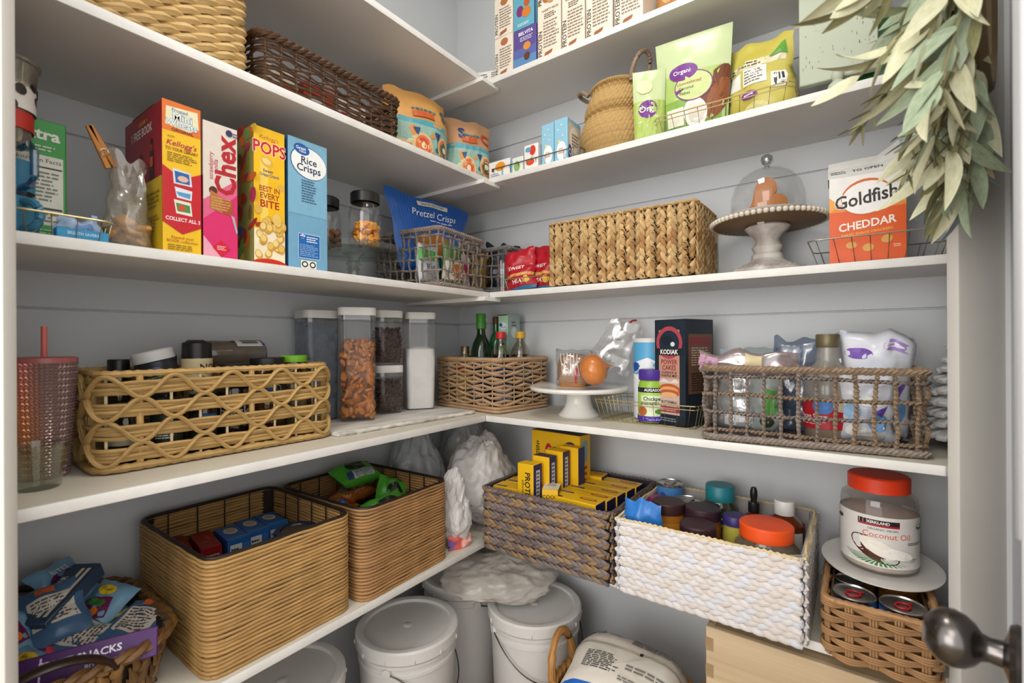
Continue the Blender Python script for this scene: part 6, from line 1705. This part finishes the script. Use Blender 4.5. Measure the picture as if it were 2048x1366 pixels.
# jars in the whitewashed basket
zb = Z + .0065
gl = 'jars in the whitewashed basket'
def lidj(name, label, x, y, r, h, lidc, lidh, bodym, labels=(), lr=None, neck=None, fill=None, base=0.0):
    lr = lr or r * .98
    nk = neck or r * .9
    return jar(name, label, 'jar', (x, y, zb + base), 10, body=[(0, 0), (r * .95, 0), (r, .005), (r, h - lidh - .02), (nk, h - lidh - .002), (nk, h - lidh + .004), (0, h - lidh + .004)], bodym=bodym, lid=[(0, h), (lr * .94, h), (lr, h - .003), (lr, h - lidh), (lr * .95, h - lidh), (0, h - lidh)], lidm=lidc if not isinstance(lidc, str) else pm(lidc), labels=labels, group=gl, fill=fill)
PB = mat('peanut_butter', '#a86a22', .3)
lidj('peanut_butter_jar', 'brown-lidded peanut butter jar at the left of the whitewashed basket', .957, -.255, .042, .195, '#3a221f', .026, PB, [(.0424, .02, .15, 220, 0, [('r', 0, 0, 1, 1, '#c9872c'), ('l', .2, .7, .8, .9, 2, '#7a4a14')])])
lidj('peanut_butter_jar', 'brown-lidded peanut butter jar in the middle of the whitewashed basket', 1.04, -.245, .043, .193, '#35202a', .026, PB)
lidj('peanut_butter_jar', 'brown-lidded peanut butter jar against the front wall of the whitewashed basket', 1.052, -.334, .042, .182, '#3a2328', .026, PB)
can('blue soup can standing at the back left of the whitewashed basket', (.912, -.097, zb + .05), 15, .037, .148, '#4a86c4', [('e', .5, .5, .08, .3, '#e9ece8'), ('t', 'TOMATO', .5, .62, .11, '#2f4a86', {'b': .01}), ('t', 'SOUP', .5, .42, .13, '#b3242c', {'b': .02}), ('e', .42, .8, .04, .1, '#2a5aa8'), ('r', 0, 0, 1, .12, '#7a1f2a')], gl, pull='#a39a92')
can('white labelled can with a ring pull beside the teal-lidded jar', (.977, -.152, zb), 10, .036, .175, '#c9cbcb', [('l', .3, .3, .7, .7, 5, '#9aa0a3')], gl, pull='#8f8f8c')
carton('soup_stand', 'brown carton under the blue soup can', 'carton', (.912, -.097, zb), 8, (.066, .066, .049), '#6b4a30', {})
lidj('relish_jar', 'small jar with a magenta lid beside the blue soup can', .905, -.18, .025, .175, '#b0217a', .03, mat('relish', '#3a2a2c', .3))
lidj('pickle_jar', 'tall jar with a teal lid and yellow band at the back of the whitewashed basket', 1.052, -.11, .047, .218, '#1f7a86', .04, clear('pickle_glass', '#dfe4d4', gloss=.08, edge=.5), [(.0474, .02, .115, 240, 0, [('r', 0, 0, 1, 1, '#1f6a5a'), ('t', 'Relish', .5, .7, .2, '#e6e0c0', {'b': .02}), ('r', .6, .0, 1, .7, '#1d3a2c')]), (.0474, .118, .142, 240, 0, [('r', 0, 0, 1, 1, '#d2cf4a'), ('r', .5, .3, .8, .8, '#2f3f9a')])], lr=.037, neck=.035, fill=([(0, .006), (.044, .007), (.044, .12), (0, .12)], mat('pickle', '#5a6a2c', .5)))
AMB = mat('amber', '#6b2c0f', .08, coat=.5)
o = lidj('dropper_bottle', 'amber bottle with a black dropper cap in the whitewashed basket', 1.134, -.105, .035, .185, BLACKP, .026, AMB, lr=.0135, neck=.0125)
part('dropper_bulb', lathe([(0, .225), (.006, .223), (.0088, .214), (.009, .2), (.007, .19), (.0075, .185), (0, .185)], 16), BLACKP, o)
lidj('syrup_bottle', 'amber syrup bottle with a white cap in the whitewashed basket', 1.208, -.142, .044, .214, WPLAST, .034, AMB, [(.0464, .1, .148, 120, -10, [('r', 0, 0, 1, 1, '#d8d5d0'), ('e', .5, .5, .12, .3, '#8a8f94')])], lr=.0225, neck=.021)
lidj('jelly_jar', 'small jar with a dark purple lid beside the orange-lidded tub', 1.116, -.25, .028, .19, '#352a6b', .022, mat('jelly', '#b9b04a', .3))
lidj('nut_butter_tub', 'wide clear tub with a bright orange lid at the front of the whitewashed basket', 1.19, -.305, .064, .204, '#e8531c', .03, clear('tub_plastic', '#e6ded2', gloss=.06, milk=.5, milkcol='#c3b29a'), lr=.0545, neck=.05, fill=([(0, .005), (.06, .006), (.061, .12), (0, .12)], mat('oats_fill', '#bda27c', .7)))
pouch('snack_bag', 'royal blue folded bag at the left end of the whitewashed basket', 'bag', (.922, -.345, Z + .02), 6, .085, .2, .035, '#2f74c0', [('e', .32, .66, .2, .09, '#dfe8f4'), ('e', .32, .66, .17, .075, '#2a66b4'), ('t', 'Great', .32, .67, .06, '#f2f6fa'), ('p', [(.55, .55), (.9, .7), (.95, .5), (.6, .35)], '#9fc0e0'), ('r', .62, .3, .98, .5, '#cfd0c8')] + [('p', [(.62 + .06 * k, .3), (.64 + .06 * k, .3), (.68 + .06 * k, .5), (.66 + .06 * k, .5)], '#3a3a3a') for k in range(5)], prof=BAGGY, seed=441, wr=.01, edge=.012)

# twill basket with cans, plate, oil jar
twill_basket('brown twill basket of cans at the right end of the lowest shelf', (1.386, -.217, Z), 0, .168, .332, .112, F_TWILL)
zb = Z + .0075
can('blue labelled can with a red pull ring at the right of the brown twill basket', (1.4235, -.325, zb), 20, .0368, .105, '#3f6fb0', [('e', .42, .75, .06, .2, '#e6e9ee'), ('e', .42, .75, .05, .16, '#24488f'), ('r', .5, .1, .6, .5, '#d9d4c8')], 'cans in the twill basket', pull='#b3242c')
can('blue labelled can with a red pull ring in the middle of the brown twill basket', (1.348, -.322, zb), 10, .0368, .104, '#3f6fb0', [('r', .5, .5, .62, .9, '#c3cfe0'), ('t', 'TUNA', .56, .72, .2, '#23408a', {'b': .01}), ('e', .46, .6, .03, .2, '#d2562c')], 'cans in the twill basket', pull='#b3242c')
can('small plain tin against the left wall of the brown twill basket', (1.339, -.252, zb), 0, .025, .1, '#2f62a8', [('r', .4, .1, .6, .6, '#d9c9a0')], 'cans in the twill basket')
for i, (x, y) in enumerate(((1.353, -.165), (1.424, -.2))):
    can(['can at the back of the brown twill basket under the white plate', 'can in the middle right of the brown twill basket under the white plate'][i], (x, y, zb), 0, .034, .1, '#7a4a1c', [('r', .3, .2, .7, .8, '#a8702c')], 'cans in the twill basket')
part_plate = part('oval_plate', lathe([(0, 0), (.06, 0), (.066, .003), (.096, .006), (.1065, .011), (.107, .0135), (.104, .0135), (.066, .0075), (0, .006)], 56, sy=1.28), CERAMIC, None, (1.394, -.178, Z + .1195))
tag(part_plate, 'white oval plate resting on the brown twill basket', 'plate')
zj = Z + .1195 + .0078
coc = [('r', 0, 0, 1, 1, '#dedad6'), ('r', .42, .8, .62, .93, '#23201f'), ('r', .42, .8, .62, .84, '#a82430'), ('t', 'KIRKLAND', .52, .875, .075, '#f2f0ee', {'b': .02}), ('t', 'ORGANIC VIRGIN', .54, .745, .062, '#3a4a3a', {'b': .01}), ('t', 'Coconut Oil', .56, .63, .16, '#d8542f', {'b': .0}), ('e', .5, .33, .13, .2, '#4f2318', -25), ('e', .52, .38, .1, .14, '#efeae0', -25), ('e', .6, .3, .09, .1, '#f4f0e8', -12), ('l', .66, .48, .76, .54, 2, '#4a4a48'), ('e', .74, .83, .025, .055, '#3f7a5a'), ('e', .74, .85, .018, .02, '#e6e9e4'), ('l', .04, .3, .24, .95, 16, '#8a8885'), ('e', .29, .82, .03, .04, '#3a3836'), ('l', .84, .1, .99, .92, 18, '#6f6d6a'), ('r', .82, 0, .825, 1, '#b9b5b0')]
for k in range(22):
    a = math.radians(198 + k * 7)
    coc.append(('p', [(.53 + .05 * math.cos(a), .22 + .06 * math.sin(a)), (.53 + .2 * math.cos(a), .28 + .25 * math.sin(a)), (.545 + .2 * math.cos(a), .27 + .25 * math.sin(a))], '#2f6a34' if k % 2 else '#3f8a44'))
coc[7:7] = coc[-22:]; del coc[-22:]
jar('oil_jar', 'large clear coconut oil jar with an orange red lid on the white oval plate', 'jar', (1.392, -.182, zj), -8, body=[(0, 0), (.062, 0), (.068, .007), (.0685, .138), (.066, .152), (.054, .162), (.053, .166), (0, .166)], bodym=clear('oil_jar_plastic', '#f0ece6', gloss=.06, edge=.4, milk=.1),
    lid=[(0, .196), (.052, .196), (.0555, .193), (.0555, .165), (.053, .164), (0, .164)], lidm=pm('#dd3f1c'), fill=([(0, .004), (.0605, .005), (.0665, .010), (.0667, .1), (.066, .118), (.03, .124), (0, .122)], mat('coconut_oil', '#cfc3b9', .4)), labels=[(.0689, .018, .122, 300, 0, coc)], n=48)
# ------------------------------------------------------------------ floor
def bucket(label, x, y, rz, r=.145, h=.37, lid=True, group='white buckets', hang=200, bail=True):
    o = root('bucket', label, 'bucket', (x, y, 0), rz, group)
    rb = r * .86
    BW = mat('bucket_plastic', '#d3d1ce', .38, var=.02)
    part('body', lathe([(0, 0), (rb, 0), (rb + .003, .004), (r * .955, h - .075), (r * .985, h - .074), (r * .985, h - .066), (r * .955, h - .064), (r * .96, h - .05), (r * .99, h - .049), (r * .99, h - .041), (r * .96, h - .039), (r * .965, h - .012), (r * .95, h - .010), (r * .93, h - .012), (rb - .003, .006), (0, .006)], 56), BW, o)
    if lid:
        ld = part('lid', lathe([(0, h - .010), (r * .86, h - .010), (r * .875, h - .002), (r * .93, h), (r * 1.0, h - .001), (r * 1.03, h - .006), (r * 1.03, h - .034), (r * 1.01, h - .036), (r * 1.01, h - .014), (0, h - .014)], 64), BW, o)
        part('lid_boss', lathe([(0, h - .008), (.012, h - .0085), (.014, h - .010), (0, h - .0101)], 20), BW, ld)
        for i in range(12):
            a = 2 * PI * i / 12
            part('lid_tab', box(.003, .006, .012, .001), BW, ld, (r * 1.032 * math.sin(a), -r * 1.032 * math.cos(a), h - .034), (0, 0, a))
    if bail:
        P = []
        for i in range(25):
            t = PI * i / 24
            P.append(((r * 1.0) * math.cos(t), -(r * 1.015) * math.sin(t) ** .8 - .002 if 0 < i < 24 else 0, h - .058 - .115 * math.sin(t) ** 1.2))
        wbail = part('wire_bail', tube(P, .0019, 6), mat('bail_steel', '#55524f', .35, .9), o)
        for sx in (-1, 1):
            part('bail_lug', lathe([(0, 0), (.013, 0), (.012, .009), (0, .01)], 16), BW, wbail, (sx * r * .955, 0, h - .058), (0, sx * PI / 2, 0))
    return o
b1 = bucket('white lidded bucket under the reed baskets', .268, -.528, 115)
b2 = bucket('white lidded bucket under the blue grey basket with a plastic bag on it', .512, -.212, 60)
b3 = bucket('white lidded bucket in the corner behind the other buckets', .19, -.19, 150)
b4 = bucket('white lidded bucket low at the left under the honey reed basket', .19, -.868, 120)
f_, (W_, H_) = cyl(.137, .08, .14, 60, 20)
decal(b2, [('t', 'L', .5, .5, 1.1, '#a8322c', {'b': .02})], f_, W_, H_)
BAGC = mat('bag_clear_white', '#c6bfb6', .2, col2='#dcd6cf', scale=8, alpha=.62, bump=.4, bscale=16)
sack('pale translucent plastic bag slumped over the buckets', (.40, -.235, .372), 35, .165, .115, .075, BAGC, 33, .15, 3.0, group=None)
sack('white paper bag crumpled on the corner bucket', (.2, -.2, .372), 10, .075, .07, .045, BAGW, 37, .12, 3.0, group=None)

# floor basket with a flour sack
o = root('handled_floor_basket', 'round golden hyacinth basket with a loop handle holding the flour sack', 'basket', (.858, -.305, 0), 0)
FLB = F_FLOOR
def rfl(z): return .185 + .035 * z / .27
part('weave_backing', shell(.34, .34, .25, .005, .16, .002, .02), LINER_T, o)
n_ = 26
br = [braid(.262, .044, 8, 500 + k, .009, .22) for k in range(3)]
bm_ = [mdata('braid', q[0], q[1], (FLB, F_TAN3, F_FLOOR), uv=q[2], mi=q[3]) for q in br]
for i in range(n_):
    a = 2 * PI * i / n_
    ob = link('braid', bm_[i % 3], o, (.171 * math.sin(a), -.171 * math.cos(a), .002))
    ob.rotation_euler = (Matrix.Rotation(a, 4, 'Z') @ Matrix.Rotation(.08, 4, 'X')).to_euler()
part('rim', rope_loop(.388, .388, .193, .258, .006, .0085, .05, 2, 140), FLB, o)
for sx in (-1, 1):
    P = []
    for i in range(19):
        t = PI * i / 18
        P.append((sx * (.188 + .010 * math.sin(t)), .06 * math.cos(t) - .0, .252 + .115 * math.sin(t) ** .8))
    part('loop_handle', tube(P, .0115, 8, rf=lambda s: 1 + .12 * math.sin(s * 520)), FLB, o)
FLS = mat('flour_paper', '#cfc6b8', .6, col2='#dcd6cc', scale=6)
def sgp(v, e): return math.copysign(abs(v) ** e, v)
Vq, Fq, Uq = [], [], []
nu_, nv_ = 56, 40
for j in range(nv_ + 1):
    ph = -PI / 2 + PI * j / nv_
    for i in range(nu_):
        th = 2 * PI * i / nu_
        x, y, z = sgp(math.cos(ph), .5) * sgp(math.cos(th), .5), sgp(math.cos(ph), .5) * sgp(math.sin(th), .5), sgp(math.sin(ph), .62)
        q = 1 + .03 * noise.noise(Vector((x * 2.2, y * 2.2, z * 2.2))) + .012 * noise.noise(Vector((x * 7, y * 7, z * 5)))
        zz = (z * q + 1) * .185; kk = .74 + .26 * min(1, zz / .26)
        Vq.append((x * .158 * q * kk, y * .132 * q * kk, zz)); Uq.append((i / nu_, j / nv_))
for j in range(nv_):
    for i in range(nu_):
        k = (i + 1) % nu_
        Fq.append((j * nu_ + i, j * nu_ + k, (j + 1) * nu_ + k, (j + 1) * nu_ + i))
g = (Vq, Fq, Uq)
o = part('flour_sack', (Vq, g[1], g[2]), FLS, None, (.866, -.292, .028), (math.radians(11), math.radians(0), math.radians(4)), sharp=80)
tag(o, 'large cream paper flour sack with a blue band in the round floor basket', 'sack')
from mathutils.bvhtree import BVHTree
bvh = BVHTree.FromPolygons([Vector(v) for v in Vq], g[1])
def drape(u, v, k):
    x, y = -.146 + u * .292, -.123 + v * .246
    h_ = bvh.ray_cast(Vector((x, y, 1)), Vector((0, 0, -1)))
    z = h_[0].z if h_[0] else .2
    return Vector((x, y, z + .0015 + k * .0004))
decal(o, [('r', .02, .0, .98, .17, '#1f5fb5'), ('t', 'bleached all purpose', .3, .08, .038, '#dfe8f4', {'rot': 0}), ('l', .18, .33, .5, .56, 10, '#4a4744'), ('r', .02, .66, .98, .69, '#b3aa9c'), ('r', .62, .655, .65, .7, '#2a2826'), ('l', .52, .78, .98, .93, 9, '#4a4744'), ('r', .72, .76, .725, .95, '#3a3836'), ('r', .16, .85, .24, .93, '#3a74b8'), ('r', .06, .86, .13, .92, '#6a6a5a'), ('l', .3, .84, .42, .9, 2, '#55514d'), ('l', .55, .42, .95, .5, 2, '#77736e'), ('l', .52, .28, .8, .34, 2, '#77736e')], drape, .292, .246, sub=16)

# oak crate under the right shelf
o = root('wooden_crate', 'pale oak crate with finger joints and a metal latch under the right baskets', 'crate', (1.30, -.36 + .15, 0), 0)
OAK = mat('pale_oak', '#b39a78', .55, col2='#cbb594', scale=7, stretch=(.25, 1, 6), bump=.1)
OAKE = mat('oak_end', '#8f7555', .6, col2='#a58a66', scale=20)
hb = .553
part('front_panel', box(.452, .016, hb, .002), OAK, o, (0, -.142, 0))
part('back_panel', box(.452, .016, hb, .002), OAK, o, (0, .142, 0))
part('side_panel', box(.016, .268, hb, .002), OAK, o, (-.218, 0, 0))
part('side_panel', box(.016, .268, hb, .002), OAK, o, (.218, 0, 0))
part('lid_panel', box(.418, .266, .012, .001, hb - .014), OAK, o)
for i in range(9):
    part('finger_joint', box(.017, .0172, .03, .0005), OAKE, o, (-.2182, -.142, .02 + i * .06))
lt = part('latch', box(.004, .024, .06, .001), STEEL, o, (-.2285, -.112, .44))
part('latch_screw', lathe([(0, .002), (.0035, .0015), (.004, 0), (0, 0)], 12), STEEL, lt, (-.002, 0, .047), (0, -PI / 2, 0))
part('latch_screw', lathe([(0, .002), (.0035, .0015), (.004, 0), (0, 0)], 12), STEEL, lt, (-.002, 0, .013), (0, -PI / 2, 0))
